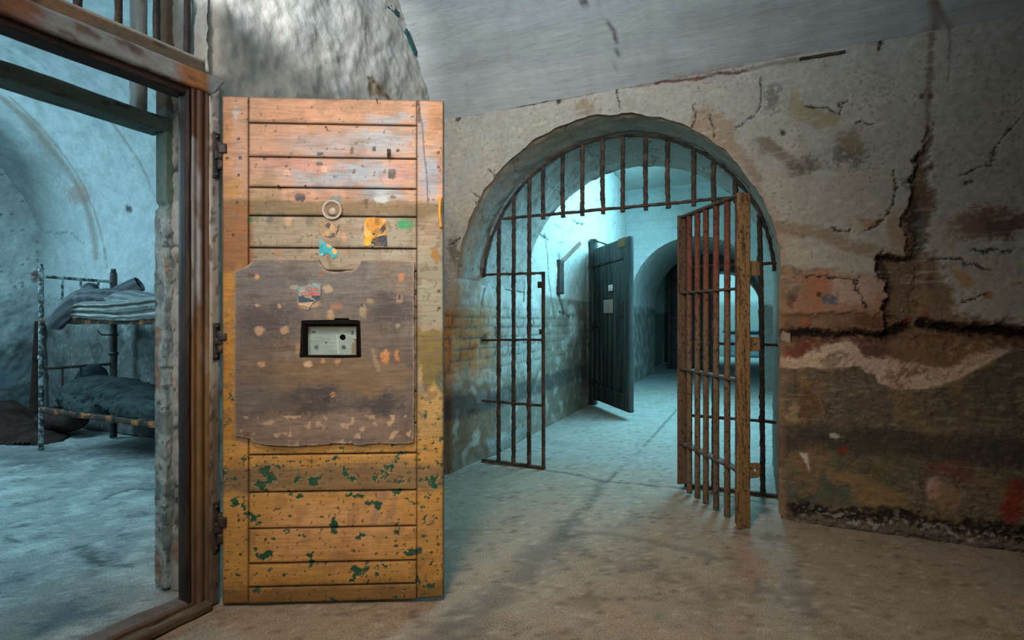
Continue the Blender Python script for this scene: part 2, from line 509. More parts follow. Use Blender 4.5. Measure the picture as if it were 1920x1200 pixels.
for b in [(1300, 1100, 1380, 1150), (1380, 1080, 1440, 1140), (1060, 1010, 1110, 1045), (1160, 1040, 1260, 1085), (820, 1150, 900, 1200), (1450, 1100, 1560, 1180)]:
    p.box(*b, (100, 92, 84), 0.6, 0.8, 0.1, 0, 0.05)
p.put(0.6 * sstep(0.35, 0.5, p.f1 + 0.3 * p.n1), (112, 102, 92)); p.put(0.75 * sstep(0.42, 0.55, p.f2 + 0.3 * p.n2), (98, 88, 78)); p.put(0.5 * sstep(0.3, 0.5, -p.f2), (184, 168, 150))
p.mottle(0.22)
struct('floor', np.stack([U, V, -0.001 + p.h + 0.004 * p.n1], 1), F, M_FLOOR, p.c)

U, V, F = grid(-7.3, -2.02, 0.3, 3.4, 0.022)
p = Paint(U, V, floor_uv, 12, (150, 154, 152))
p.put(0.6 * sstep(0.0, 0.4, p.n1), (172, 176, 172)); p.put(0.6 * sstep(0.2, 0.5, p.n2), (112, 118, 120))
p.put(0.6 * sstep(0.42, 0.54, p.f1 + 0.5 * p.n2), (80, 86, 88)); p.put(0.5 * sstep(0.3, 0.5, p.g1 + 0.4 * p.n1), (186, 188, 184))
p.box(0, 830, 110, 880, (84, 84, 84), 0.7, 0.7, 0.2); p.box(60, 1130, 210, 1170, (84, 100, 112), 0.7, 0.7, 0.15)
p.line([(205, 928), (240, 912), (300, 912)], (70, 74, 76), 0.03, 0.7, 0.06)
for ln in [[(150, 1020), (200, 1050)], [(0, 1005), (36, 1012)], [(30, 985), (46, 980)], [(150, 1035), (240, 1060)]]:
    p.line(ln, (58, 62, 66), 0.016, 0.7, 0.05)
p.mottle(0.2, (0, 0, 0.01))
Zf = 0.012 * p.n1 + 0.006 * p.f1
Zf = Zf * sstep(-2.05, -2.45, U) - 0.012
struct('floor_cell', np.stack([U, V, Zf], 1), F, M_FLOOR, p.c)

U, V, F = grid(-2.5, 1.5, 9.4, 23.0, 0.2)
p = Paint(U, V, floor_uv, 13, (140, 142, 140)); p.mottle(0.2)
struct('floor_corridor', np.stack([U, V, np.full_like(U, -0.001)], 1), F, M_FLOOR, p.c)

# ---- arch wall
U, V, F = grid(1.45, 4.2, -0.02, ZS + 0.02, 0.1)
p = Paint(U, V, lambda a, b: (a, b), 20, (150, 140, 126)); p.put(1 - sstep(1.0, 1.1, V), (104, 92, 76)); p.mottle(0.2)
struct('wall_back_east', np.stack([U, np.full_like(U, YW + 0.004), V], 1), F, M_PLASTER, p.c)
U, V, F = cut_grid(-2.2, 1.5, -0.02, ZS + 0.02, 0.0062, arch_sd)


def wb_uv(px, py): q = on_Y(px, py, YW); return q[0], q[2]


p = Paint(U, V, wb_uv, 21, (172, 164, 152))
p.put(sstep(0.1, 0.5, p.n1) * 0.5, (150, 140, 126)); p.put(sstep(0.15, 0.5, p.n2) * 0.4, (182, 178, 170))
p.box(850, 330, 1000, 560, (186, 164, 140), 0.5, 0.8, 0.1)
# upper patches where the whitewash is gone
p.poly([(1300, 205), (1330, 195), (1372, 225), (1380, 262), (1420, 330), (1450, 420), (1440, 420), (1400, 330), (1340, 262), (1300, 240)], (156, 130, 106), 0.8, 0.02, 0.04, -0.004)
p.box(1076, 188, 1112, 216, (150, 132, 106), 0.9, 0.3, 0.03, -0.006)
p.poly([(1410, 262), (1440, 258), (1470, 275), (1500, 300), (1530, 312), (1540, 330), (1500, 326), (1460, 300), (1420, 285)], (128, 116, 98), 0.9, 0.015, 0.05, -0.005)
p.box(1475, 295, 1570, 335, (110, 102, 92), 0.9, 0.6, 0.06, -0.003, 0.05)
p.box(1425, 155, 1480, 205, (116, 112, 106), 0.9, 0.7, 0.06, -0.002, 0.08)
p.box(1545, 262, 1630, 315, (104, 98, 92), 0.9, 0.7, 0.06, -0.003, 0.06)
p.poly([(1485, 165), (1505, 172), (1512, 205), (1560, 215), (1580, 220), (1575, 235), (1530, 250), (1515, 232), (1490, 215)], (156, 140, 108), 0.85, 0.012, 0.03, -0.006)
p.poly([(1565, 255), (1600, 240), (1612, 262), (1612, 290), (1590, 285), (1568, 268)], (140, 122, 98), 0.85, 0.012, 0.03, -0.005)
p.poly([(1608, 405), (1625, 412), (1655, 412), (1640, 425), (1620, 426)], (162, 124, 88), 0.9, 0.01, 0.02, -0.004)
p.box(1660, 395, 1702, 478, (150, 124, 94), 0.8, 0.4, 0.05, -0.004)
p.line([(1465, 422), (1540, 440), (1600, 460), (1665, 482)], (140, 118, 92), 0.035, 0.75, 0.03, 0, 0.5)
p.box(1765, 398, 1960, 446, (120, 88, 66), 0.85, 0.5, 0.08); p.box(1840, 405, 1960, 440, (74, 58, 52), 0.6, 0.6, 0.08)
p.poly([(1780, 508), (1815, 505), (1822, 512), (1815, 535), (1800, 530)], (178, 140, 96), 0.9, 0.01, 0.03, -0.004)
p.box(1842, 545, 1864, 560, (150, 100, 72), 0.9, 0.3, 0.02)
p.box(1680, 330, 1720, 365, (90, 88, 88), 0.8, 0.6, 0.03, 0, 0.1)
# rust edge and soot at the left pier
p.box(842, 440, 860, 500, (84, 70, 58), 0.7, 0.6, 0.06)
z0 = 1.18
low = 1 - sstep(z0 - 0.05, z0 + 0.05, V + 0.1 * p.n1)
left = 1 - sstep(-1.9, -1.6, U)
p.put(low * left, (168, 126, 86)); p.bricks(low * left * sstep(0.75, 0.9, V), tone=(176, 126, 82))
p.put(left * (1 - sstep(0.7, 0.85, V + 0.1 * p.n2)), (118, 96, 74))
# exposed brickwork of the right part
right = sstep(0.0, 0.12, U)
BR = [(1425, 498), (1560, 512), (1650, 522), (1660, 600), (1425, 600)]
p.poly(BR, (156, 116, 92), 1, 0.02, 0.04, -0.012)
p.poly([(1430, 505), (1505, 505), (1508, 560), (1430, 565)], (110, 104, 86), 0.85, 0.02, 0.08, 0, -0.1)
p.box(1500, 510, 1570, 580, (172, 112, 76), 0.85, 0.6, 0.08); p.box(1555, 512, 1655, 575, (178, 152, 140), 0.85, 0.4, 0.05, 0.004)
p.box(1540, 545, 1576, 580, (92, 98, 108), 0.95, 0.3, 0.05, 0, -0.05)
p.box(1470, 548, 1490, 575, (84, 56, 48), 0.8, 0.6, 0.05)
ch = [(1738, 235), (1744, 270), (1745, 330), (1750, 400), (1730, 470), (1722, 560), (1720, 640), (1650, 640), (1658, 560), (1648, 500), (1652, 478), (1700, 478), (1698, 420), (1716, 350), (1728, 290)]
p.poly(ch, (116, 94, 74), 1, 0.014, 0.05, -0.055)
p.poly([(1722, 380), (1740, 400), (1735, 510), (1722, 520)], (98, 100, 104), 0.7, 0.01, 0.03, -0.01)
p.line([(1727, 300), (1722, 360), (1720, 470)], (66, 54, 46), 0.014, 0.8, 0.05, -0.02)
p.line([(1652, 482), (1700, 480), (1720, 478)], (44, 36, 32), 0.016, 0.9, 0.03, -0.02)
p.line([(1658, 490), (1664, 550), (1656, 620)], (52, 40, 34), 0.018, 0.8, 0.05, -0.02)
p.poly([(1720, 470), (1760, 480), (1780, 545), (1800, 585), (1850, 605), (1960, 620), (1960, 650), (1700, 650), (1715, 560)], (126, 102, 80), 1, 0.02, 0.05, -0.02)
p.box(1735, 515, 1760, 540, (92, 66, 62), 0.9, 0.4, 0.03); p.box(1780, 602, 1800, 618, (110, 62, 50), 0.9, 0.5, 0.03)
p.poly([(1425, 588), (1655, 590), (1720, 610), (1800, 612), (1960, 618), (1960, 640), (1425, 635)], (120, 92, 70), 1, 0.012, 0.03, -0.02)
for bx in [(1498, 596, 1520, 612, (150, 92, 60)), (1600, 592, 1660, 612, (104, 62, 52)), (1470, 596, 1486, 620, (104, 76, 58)), (1520, 600, 1560, 620, (134, 104, 78)), (1690, 596, 1715, 612, (120, 62, 52)), (1730, 575, 1745, 595, (140, 86, 62))]:
    p.box(*bx[:4], bx[4], 0.9, 0.35, 0.03, 0.006)
p.line([(1430, 628), (1560, 628), (1660, 632), (1700, 618)], (26, 20, 18), 0.028, 0.95, 0.03, -0.05)
p.line([(1735, 608), (1760, 610), (1850, 622), (1960, 628)], (24, 18, 16), 0.026, 0.95, 0.03, -0.05)
# below the course: brown scar, cream rim, then raised dado plaster
scar = p.poly([(1425, 632), (1960, 632), (1960, 800), (1425, 800)], (112, 82, 64), 1, 0.01, 0.03, -0.008)
sb = sstep(0.1, 0.35, p.f1 + 0.3 * p.n2); p.put(scar * sb * 0.7, (142, 116, 92), 0.004); p.put(scar * sstep(0.2, 0.4, -p.f2) * 0.6, (66, 50, 42), -0.004)
p.box(1465, 636, 1540, 672, (112, 56, 42), 0.9, 0.5, 0.06); p.box(1640, 640, 1830, 700, (120, 94, 72), 0.8, 0.6, 0.1)
p.box(1600, 640, 1660, 680, (84, 64, 56), 0.8, 0.6, 0.08)
p.poly([(1465, 668), (1530, 655), (1550, 645), (1600, 640), (1620, 672), (1700, 690), (1760, 690), (1800, 672), (1830, 660), (1890, 655), (1850, 690), (1790, 720), (1740, 735), (1670, 732), (1600, 695), (1465, 695)], (192, 168, 148), 0.95, 0.015, 0.05, 0.006)
p.box(1545, 660, 1600, 685, (112, 98, 84), 0.8, 0.6, 0.05, -0.004, -0.02); p.box(1640, 690, 1780, 722, (120, 92, 74), 0.9, 0.7, 0.06, -0.004, 0.08)
DADO = [(1425, 690), (1600, 688), (1625, 702), (1650, 718), (1680, 728), (1740, 730), (1790, 712), (1840, 685), (1885, 662), (1960, 640), (2300, 560), (2300, 1300), (1425, 1100)]
dad = p.poly(DADO, (98, 88, 74), 1, 0.006, 0.012, 0.012)
p.box(1470, 690, 1545, 800, (146, 108, 68), 0.75, 0.7, 0.1); p.box(1480, 730, 1530, 800, (90, 66, 46), 0.7, 0.6, 0.08, 0, 0.0)
ss = fbm(U * 30, V * 9, 4, 27); s2 = fbm(U * 12, V * 60, 4, 28)
p.put(dad * 0.6 * sstep(0.12, 0.4, ss), (66, 60, 54)); p.put(dad * 0.6 * sstep(0.2, 0.42, s2 + 0.3 * p.f1), (136, 122, 100), 0.001); p.put(dad * 0.4 * sstep(0.36, 0.5, fbm(U * 60, V * 75, 4, 29) + 0.3 * p.n1), (156, 144, 124), 0.001)
p.put(dad * 0.7 * sstep(0.1, 0.5, p.n1), (82, 76, 66)); p.put(dad * 0.6 * sstep(0.1, 0.5, p.n2), (132, 110, 80))
p.box(1475, 755, 1495, 800, (156, 138, 106), 0.8, 0.5, 0.04)
p.band(0.40, 0.55, (58, 54, 50), 0.8, 0.03, 0.02)
p.box(1470, 840, 1560, 900, (128, 102, 68), 0.7, 0.7, 0.1); p.box(1560, 845, 1740, 925, (88, 84, 58), 0.6, 0.8, 0.12)
p.poly([(1475, 900), (1500, 935), (1530, 920), (1545, 890), (1570, 915), (1595, 915), (1600, 945), (1475, 940)], (84, 88, 76), 0.9, 0.01, 0.03, -0.005)
p.poly([(1540, 895), (1560, 880), (1600, 890), (1640, 900), (1700, 925), (1700, 945), (1610, 945), (1595, 910), (1570, 912), (1550, 892)], (136, 112, 76), 0.7, 0.015, 0.03)
p.poly([(1500, 848), (1515, 850), (1518, 885), (1512, 870)], (196, 184, 176), 0.95, 0.005, 0.012)
p.box(1558, 808, 1575, 820, (178, 172, 164), 0.9, 0.5, 0.02); p.box(1568, 835, 1592, 848, (130, 40, 34), 0.8, 0.6, 0.04)
p.poly([(1738, 900), (1760, 898), (1764, 930), (1740, 935)], (178, 140, 138), 0.8, 0.01, 0.02); p.box(1720, 870, 1830, 910, (110, 58, 46), 0.7, 0.7, 0.1)
p.box(1745, 915, 1810, 950, (150, 122, 92), 0.7, 0.5, 0.05); p.box(1870, 895, 1915, 985, (130, 32, 30), 0.85, 0.5, 0.06)
# black strip of broken skirting
p.poly([(1478, 938), (1600, 945), (1780, 965), (1900, 985), (2000, 1000), (2000, 1030), (1780, 990), (1600, 975), (1475, 962)], (30, 29, 30), 0.95, 0.02, 0.06, -0.014, -0.32)
p.poly([(1462, 965), (1600, 980), (1780, 998), (2000, 1040), (2000, 1080), (1462, 990)], (84, 80, 76), 0.8, 0.012, 0.04, 0.010, -0.2)
p.poly([(1500, 950), (1700, 968), (1900, 995), (1900, 1020), (1700, 990), (1500, 972)], (150, 146, 142), 0.7, 0.012, 0.05, 0.002, 0.22)
p.poly([(1462, 800), (1482, 800), (1482, 850), (1468, 882), (1462, 880)], (74, 68, 64), 0.9, 0.01, 0.02, -0.02)
# cracks, line of the springing
CR = (60, 50, 44)
p.line([(855, 218), (890, 210), (960, 200), (1045, 185), (1150, 165), (1310, 145), (1420, 126), (1500, 112)], (112, 98, 88), 0.012, 0.6, 0.012, -0.006)
p.line([(870, 214), (960, 200), (1030, 188)], (48, 42, 40), 0.008, 1.0, 0.012, -0.005)
p.line([(1230, 156), (1310, 145), (1400, 129)], (96, 52, 44), 0.008, 0.9, 0.02, -0.003)
for c in [[(1160, 160), (1162, 185), (1168, 205)], [(1425, 150), (1424, 180), (1412, 212), (1395, 230), (1378, 245)], [(1332, 208), (1345, 232), (1342, 252)], [(1302, 195), (1306, 210), (1300, 235)],
          [(1510, 205), (1530, 208), (1552, 204), (1568, 217), (1577, 214), (1580, 190), (1592, 182)], [(1605, 232), (1618, 225), (1640, 232)], [(1800, 328), (1850, 305), (1862, 280), (1880, 255), (1915, 215)],
          [(1678, 320), (1676, 360), (1668, 395), (1655, 410), (1640, 425), (1615, 432)], [(1820, 475), (1900, 468)], [(1800, 560), (1850, 550)], [(1750, 487), (1800, 490), (1860, 505)],
          [(915, 312), (930, 320), (925, 332)], [(885, 360), (893, 372), (890, 380)], [(1560, 432), (1600, 430)], [(845, 460), (862, 448)], [(1510, 522), (1605, 522), (1605, 535), (1618, 560), (1625, 580)]]:
    p.line(c, CR, 0.0048, 1.0, 0.035, -0.007)
for x, y in [(858, 214), (859, 223), (1045, 182), (1047, 190), (1650, 80), (1648, 90), (1730, 180), (1745, 180), (1812, 343), (1822, 340), (1468, 248), (1536, 553)]:
    p.box(x - 5, y - 5, x + 5, y + 5, (40, 30, 28), 0.9, 0.5, 0.006, -0.006)
p.line([(1750, 60), (1742, 130), (1740, 180), (1736, 240)], (112, 88, 68), 0.012, 0.7, 0.02)
p.line([(1782, 0), (1778, 150)], (92, 80, 70), 0.006, 0.6, 0.02)
p.put(right * 0.7 * (1 - sstep(-0.02, 0.06, arch_sd(U, V))), (150, 116, 84))
p.put(0.5 * sstep(0.44, 0.54, fbm(U * 48, V * 48, 4, 32) + 0.35 * p.n2), (100, 90, 80), -0.002); p.put(0.3 * sstep(0.15, 0.45, fbm(U * 7, V * 40, 4, 30) + 0.2 * p.f1) * (V > 1.3), (188, 184, 176), 0.0015)
p.mottle(0.15)
Yd = YW - (p.h + 0.010 * p.n1 * 0.6 + 0.003 * p.f1 * (1 + 1.5 * sstep(-0.01, -0.03, p.h)))
rim = sstep(0.10, 0.0, arch_sd(U, V))
Yd = Yd + 0.02 * rim ** 2
struct('wall_back', np.stack([U, Yd, V], 1), F, M_PLASTER, p.c)

# ---- passage through the arch wall: vault of the arch and right jamb
th = np.concatenate([np.linspace(0, math.pi, 260)])
cu = AC + AR * np.cos(th); cv = AZ + AR * np.sin(th)
zz = np.linspace(0, AZ, 70)[:-1]
pu = np.concatenate([np.full(len(zz), AC + AR), cu]); pv = np.concatenate([zz, cv])
n_ = 70
yy = YW + 0.048 + (YB - YW - 0.048) * np.linspace(0, 1, n_) ** 1.5
TT, YY = np.meshgrid(np.arange(len(pu)), yy, indexing='ij')
pu2, pv2 = pu[TT.ravel()], pv[TT.ravel()]; y2 = YY.ravel()
al = TT.ravel() * 0.0125
p = Paint(al, y2, lambda a, b: (a, b), 41, (168, 164, 156))
p.put(0.5 * sstep(0.0, 0.4, p.n1), (146, 140, 132)); p.put(0.5 * sstep(0.25, 0.5, p.n2), (134, 124, 112))
p.put(0.8 * (1 - sstep(0.0, 0.3, pv2 - 0.9 + 0.15 * p.n1)) * (pu2 > AC), (112, 100, 86))
p.put(0.8 * sstep(0.62, 0.75, p.f1 + 0.4 * p.n1), (92, 82, 74))
p.put(0.5 * (1 - sstep(YW + 0.05, YW + 0.4, y2 + 0.1 * p.n1)), (166, 140, 112))
for k in range(9):
    a0 = 0.6 + k * 0.42
    p.line([(a0, YW + 0.02), (a0 + 0.05, YW + 0.25), (a0 - 0.02, YW + 0.5), (a0 + 0.06, YB)], (84, 74, 68), 0.005, 0.7, 0.08, -0.004)
p.mottle(0.16)
nx, nz = np.where(pv2 > AZ, pu2 - AC, AR * np.sign(pu2 - AC)), np.where(pv2 > AZ, pv2 - AZ, 0)
nl = np.hypot(nx, nz); off = 0.05 * np.exp(-(y2 - YW - 0.048) / 0.012) + 0.014 * p.n1 + 0.004 * p.f1 - p.h
gg = np.abs(y2 - (YG - 0.02)) < 0.02
struct('wall_passage', np.stack([pu2 + nx / nl * off, y2, pv2 + nz / nl * off], 1), gridF(len(pu), n_), M_PLASTER, p.c)

# ---- left side of the passage and of the corridor, one run
U, V, F = grid(YW + 0.01, 9.46, -0.01, 3.5, 0.0165)


def wc_uv(px, py): q = on_X(px, py, -1.99); return q[1], q[2]


keep = (U < YB + 0.05) & (V > AZ + 0.03)
p = Paint(U, V, wc_uv, 51, (188, 186, 178))
p.put(0.5 * sstep(0.0, 0.4, p.n1), (160, 156, 148)); p.put(0.6 * sstep(0.2, 0.5, p.n2), (196, 196, 190))
near = 1 - sstep(3.75, 4.3, U + 0.2 * p.n1)
p.put(near * 0.7 * sstep(0.15, 0.4, p.n2 + 0.2), (168, 136, 104))
bm_ = sstep(0.62, 0.78, V + 0.1 * p.n1) * (1 - sstep(1.12, 1.3, V + 0.12 * p.n2))
p.put(bm_ * near, (170, 120, 74)); p.put(bm_ * (1 - near) * 0.7, (150, 142, 132))
p.bricks(bm_, 0.25, 0.082, 0.007, (104, 96, 86))
p.put((1 - sstep(0.6, 0.75, V + 0.15 * p.n1)) * 0.9, (122, 112, 98))
p.put(near * (1 - sstep(0.6, 0.75, V + 0.15 * p.n1)) * 0.7, (120, 94, 68))
p.put((1 - sstep(0.6, 0.8, V)) * sstep(0.15, 0.35, p.n2) * 0.8, (172, 168, 158))
# brown painted dado from the bracket on
dd = sstep(5.0, 5.25, U + 0.15 * p.n1) * (1 - sstep(1.36, 1.40, V + 0.02 * p.n2))
p.put(dd * (0.75 + 0.25 * p.n2), (104, 92, 76)); p.put(dd * sstep(0.15, 0.4, p.n1) * 0.8, (150, 146, 134))
p.box(1065, 585, 1090, 640, (196, 194, 186), 0.8, 0.6, 0.12); p.box(1065, 572, 1085, 590, (196, 194, 186), 0.8, 0.6, 0.06)
p.band(0.38, 0.55, (62, 62, 62), 0.72, 0.025, 0.03)
p.poly([(908, 832), (985, 800), (985, 820), (912, 860)], (132, 136, 136), 0.9, 0.02, 0.03, 0.012)
p.band(-0.1, 0.09, (128, 116, 102), 0.6, 0.02, 0.05)
for c in [[(1022, 440), (1028, 470), (1030, 520), (1036, 560), (1042, 600)], [(1012, 438), (1030, 450)], [(1050, 585), (1070, 592), (1080, 590)], [(905, 540), (900, 570)], [(1075, 410), (1090, 420), (1100, 418)]]:
    p.line(c, (52, 48, 46), 0.010, 0.95, 0.03, -0.008)
p.box(898, 508, 912, 534, (34, 28, 26), 1, 0.3, 0.01, -0.05); p.box(900, 628, 912, 648, (64, 52, 44), 0.8, 0.5, 0.02, -0.02)
p.line([(1050, 550), (1056, 570), (1060, 590)], (44, 40, 38), 0.03, 0.8, 0.06, -0.01)
for k in range(60):
    y0, z_ = RNG.uniform(4.7, 9.2), RNG.uniform(1.6, 3.3)
    p.line([(0, 0), (0, 0)], None, 0.001) if False else None
    d = line_d(p.u + 0.03 * p.n1, p.v + 0.03 * p.n2, [(y0, z_), (y0 + RNG.uniform(-0.25, 0.25), z_ + RNG.uniform(-0.12, 0.06))])
    p.put((1 - sstep(0.004, 0.012, d)) * 0.7, (96, 92, 88), -0.006)
p.mottle(0.18, (0.015, 0, -0.01))
Xc = corr_x(U) - 0.07 * np.exp(-(U - YW) / 0.018) - 0.07 * (1 - sstep(0.95, AZ, V)) * (1 - sstep(YW, YG + 0.3, U)) + p.h + 0.012 * p.n1 + 0.006 * p.f1
fk = ~keep[F].all(1)
struct('wall_corridor_left', np.stack([Xc, U, V], 1), F[fk], M_PLASTER, p.c)

# back face of the arch wall (seen from the corridor side)
U, V, F = cut_grid(-2.3, 1.2, 0, 3.6, 0.05, lambda u, v: arch_sd(u, v))
p = Paint(U, V, wb_uv, 52, (176, 172, 164)); p.mottle(0.15)
struct('wall_arch_rear', np.stack([U, np.full_like(U, YB), V], 1), F, M_PLASTER, p.c)

# second cross wall with its arch and passage, third one farther on
for k, (Y0, Y1, seed, xo) in enumerate([(9.46, 12.0, 61, -0.02), (15.6, 16.6, 66, 0.05)]):
    ac = AC + xo; ar = 1.06 if k == 0 else 1.0
    U, V, F = cut_grid(-2.4, 1.6, -0.01, 3.6, 0.03, lambda u, v: np.where(v > 1.5, np.hypot(u - ac, v - 1.5), np.abs(u - ac)) - ar)
    p = Paint(U, V, wb_uv, seed, (186, 188, 184))
    pl = sstep(0.36, 0.48, np.abs((V / 0.16 + 0.05 * p.n1) % 1 - 0.5)); p.put(pl * 0.25, (150, 150, 146), -0.004)
    p.put((1 - sstep(1.36, 1.40, V + 0.03 * p.n1)) * 0.9, (110, 104, 94)); p.mottle(0.1)
    struct('wall_corridor_far' if k == 0 else 'wall_corridor_end_arch', np.stack([U, Y0 - p.h - 0.01 * p.n1, V], 1), F, M_PLASTER, p.c)
    th = np.linspace(0, math.pi, 60); zz = np.linspace(0, 1.5, 24)[:-1]
    pu = np.concatenate([np.full(len(zz), ac + ar), ac + ar * np.cos(th), np.full(len(zz), ac - ar)])
    pv = np.concatenate([zz, 1.5 + ar * np.sin(th), zz[::-1]])
    yy = np.linspace(Y0, Y1, 40)
    TT, YY = np.meshgrid(np.arange(len(pu)), yy, indexing='ij')
    a2, b2, c2 = pu[TT.ravel()], pv[TT.ravel()], YY.ravel()
    p = Paint(c2, b2, lambda a, b: (a, b), seed + 1, (176, 176, 170))
    p.put((1 - sstep(1.36, 1.40, b2 + 0.03 * p.n1)) * (0.8 + 0.2 * p.n2), (104, 100, 92)); p.put((1 - sstep(1.3, 1.4, b2)) * sstep(0.0, 0.3, p.n1) * 0.8, (158, 156, 150))
    p.mottle(0.2)
    struct('wall_corridor_passage' if k == 0 else 'wall_corridor_end_passage', np.stack([a2 + 0.015 * p.n1, c2, b2], 1), gridF(len(pu), 40), M_PLASTER, p.c)
for nm, x, ya, yb in [('wall_corridor_right', 0.62, YB, 9.46), ('wall_hall_left', -2.3, 12.0, 21.0), ('wall_hall_right', 1.4, 12.0, 21.0)]:
    U, V, F = grid(ya, yb, 0, 3.6, 0.1)
    p = Paint(U, V, lambda a, b: (a, b), 70, (184, 184, 178)); p.put((1 - sstep(1.36, 1.4, V)) * 0.9, (112, 106, 96)); p.mottle(0.15)
    struct(nm, np.stack([np.full_like(U, x), U, V], 1), F, M_PLASTER, p.c)
U, V, F = grid(-2.5, 1.6, 0, 3.6, 0.1)
p = Paint(U, V, wb_uv, 71, (190, 192, 190)); p.put(1 - sstep(1.68, 1.72, V), (150, 150, 146)); p.band(1.70, 1.80, (120, 122, 122), 0.8, 0.02, 0.0); p.mottle(0.1)
struct('wall_corridor_end', np.stack([U, np.full_like(U, 20.5), V], 1), F, M_PLASTER, p.c)
# corridor ceilings
U, V, F = grid(-2.5, 1.5, YB, 9.46, 0.1)
p = Paint(U, V, lambda a, b: (a, b), 72, (184, 184, 178)); p.mottle(0.1)
struct('ceiling_corridor', np.stack([U, V, 3.45 + 0.12 * np.sin((V - YB) / (9.46 - YB) * math.pi)], 1), F, M_VAULT, p.c)
U, V, F = grid(-2.5, 1.6, 12.0, 20.5, 0.15)
p = Paint(U, V, lambda a, b: (a, b), 73, (184, 184, 178)); p.mottle(0.1)
struct('ceiling_hall', np.stack([U, V, np.full_like(U, 3.55)], 1), F, M_VAULT, p.c)

# ---- room vault
U, V, F = grid(-2.3, 4.2, -1.8, YW, 0.024)
p = Paint(U, V, lambda px, py: (0, 0), 81, (166, 168, 166))


def vault_uv(px, py):
    d = ray(px, py); t = np.linspace(1.5, 4.2, 4000)
    Yt = d[1] * t; zt = EYE + d[2] * t
    i = np.argmax(zt > vault_z(Yt)); return d[0] * t[i], Yt[i]


p.uv = vault_uv
p.put(0.5 * sstep(0.0, 0.4, p.n1), (148, 148, 146))
ln_ = fbm(U * 0.8, V * 11, 4, 83)
p.put(0.45 * sstep(0.15, 0.5, ln_), (182, 182, 178)); p.put(0.35 * sstep(0.2, 0.5, -ln_), (132, 132, 130))
p.line([(1148, 60), (1158, 95), (1150, 130), (1154, 162)], (72, 62, 56), 0.007, 0.9, 0.015, -0.006)
p.line([(1120, 2), (1130, 30), (1150, 60)], (84, 74, 68), 0.005, 0.8, 0.015)
p.line([(1756, 2), (1750, 40), (1745, 66)], (112, 86, 66), 0.02, 0.75, 0.04); p.line([(1756, 5), (1768, 30), (1780, 52)], (112, 86, 66), 0.008, 0.6, 0.02)
p.line([(1270, 150), (1350, 136), (1430, 122), (1500, 108)], (130, 84, 74), 0.012, 0.5, 0.02)
p.box(1090, 5, 1106, 16, (64, 54, 48), 0.9, 0.6, 0.02)
p.mottle(0.08, (0.0, 0, 0.0))
struct('ceiling', np.stack([U, V, vault_z(V) + 0.012 * ln_ + 0.012 * p.n1], 1), F, M_VAULT, p.c)

# ---- end wall with the cell doorway and transom opening
OPY0, OPY1, OPZ = 0.33, 1.435, 3.35


def end_sd(u, v):
    n = 0.012 * fbm(u * 6, v * 6, 4, 91)
    qy = np.maximum(OPY0 - u, u - OPY1); qz = v - OPZ
    return np.maximum(qy, qz) + n


U, V, F = cut_grid(-1.8, YW + 0.02, -0.01, 4.0, 0.014, end_sd)


def we_uv(px, py): q = on_X(px, py, -2.05); return q[1], q[2]


p = Paint(U, V, we_uv, 92, (188, 184, 176))
p.put(0.6 * sstep(0.0, 0.4, p.n1), (158, 152, 144)); p.put(0.5 * sstep(0.2, 0.5, p.n2), (190, 188, 182))
p.poly([(697, 145), (702, 142), (725, 160), (750, 180), (700, 182)], (158, 136, 108), 0.9, 0.01, 0.02, -0.008)
p.line([(695, 145), (703, 145), (715, 160), (730, 172), (748, 182)], (64, 56, 50), 0.006, 0.9, 0.01, -0.006)
p.mottle(0.10)
rid = fbm(U * 2.2 + V * 1.6, V * 3.4 - U * 2.0, 5, 94)
ridge = 1 - np.abs(rid) * 2
Xw = wall_left_x(U) + p.h + 0.012 * ridge + 0.014 * p.n1 + 0.004 * p.f1
sdw = end_sd(U, V); Xw = Xw - 0.03 * sstep(0.09, 0.0, sdw) ** 2
fk = (V[F] < vault_z(U[F]) + 0.06).any(1)
struct('wall_left', np.stack([Xw, U, V], 1), F[fk], M_PLASTER, p.c)
# reveals of that opening, and the wall's cell side
for nm, yr, s_ in [('wall_doorway_right', OPY1, 1), ('wall_doorway_left', OPY0, -1)]:
    U, V, F = grid(XL, -1.99, -0.01, OPZ + 0.02, 0.013)
    p = Paint(U, V, lambda a, b: (a, b), 95 + s_, (176, 178, 172))
    p.put(0.8 * sstep(0.0, 0.25, p.n1) * (1 - sstep(1.9, 2.1, V)), (132, 136, 130)); p.put(0.8 * sstep(0.2, 0.4, p.n2) * (1 - sstep(1.9, 2.1, V)), (150, 122, 104))
    p.put(0.9 * sstep(0.3, 0.4, p.f1 + 0.5 * p.n1) * (1 - sstep(1.9, 2.1, V)), (66, 62, 60)); p.mottle(0.2)
    struct(nm, np.stack([U, yr + s_ * (0.014 * p.n1 + 0.010 * p.f1), V], 1), F, M_PLASTER, p.c)
U, V, F = cut_grid(0.3, 3.4, -0.01, 3.6, 0.05, end_sd)
p = Paint(U, V, we_uv, 98, (160, 166, 166)); p.mottle(0.15)
struct('wall_cell_front', np.stack([np.full_like(U, XL), U, V], 1), F, M_PLASTER, p.c)

# ---- the other two sides of the room, behind the camera
U, V, F = grid(-2.2, 4.2, 0, 3.2, 0.2)
p = Paint(U, V, lambda a, b: (a, b), 99, (150, 144, 134)); p.mottle(0.15)
struct('wall_front', np.stack([U, np.full_like(U, -1.8), V], 1), F, M_PLASTER, p.c)
U, V, F = grid(-1.9, 3.4, 0, 4.1, 0.2)
p = Paint(U, V, lambda a, b: (a, b), 100, (120, 114, 106)); p.mottle(0.15)
struct('wall_right', np.stack([np.full_like(U, 4.1), U, V], 1), F, M_PLASTER, p.c)

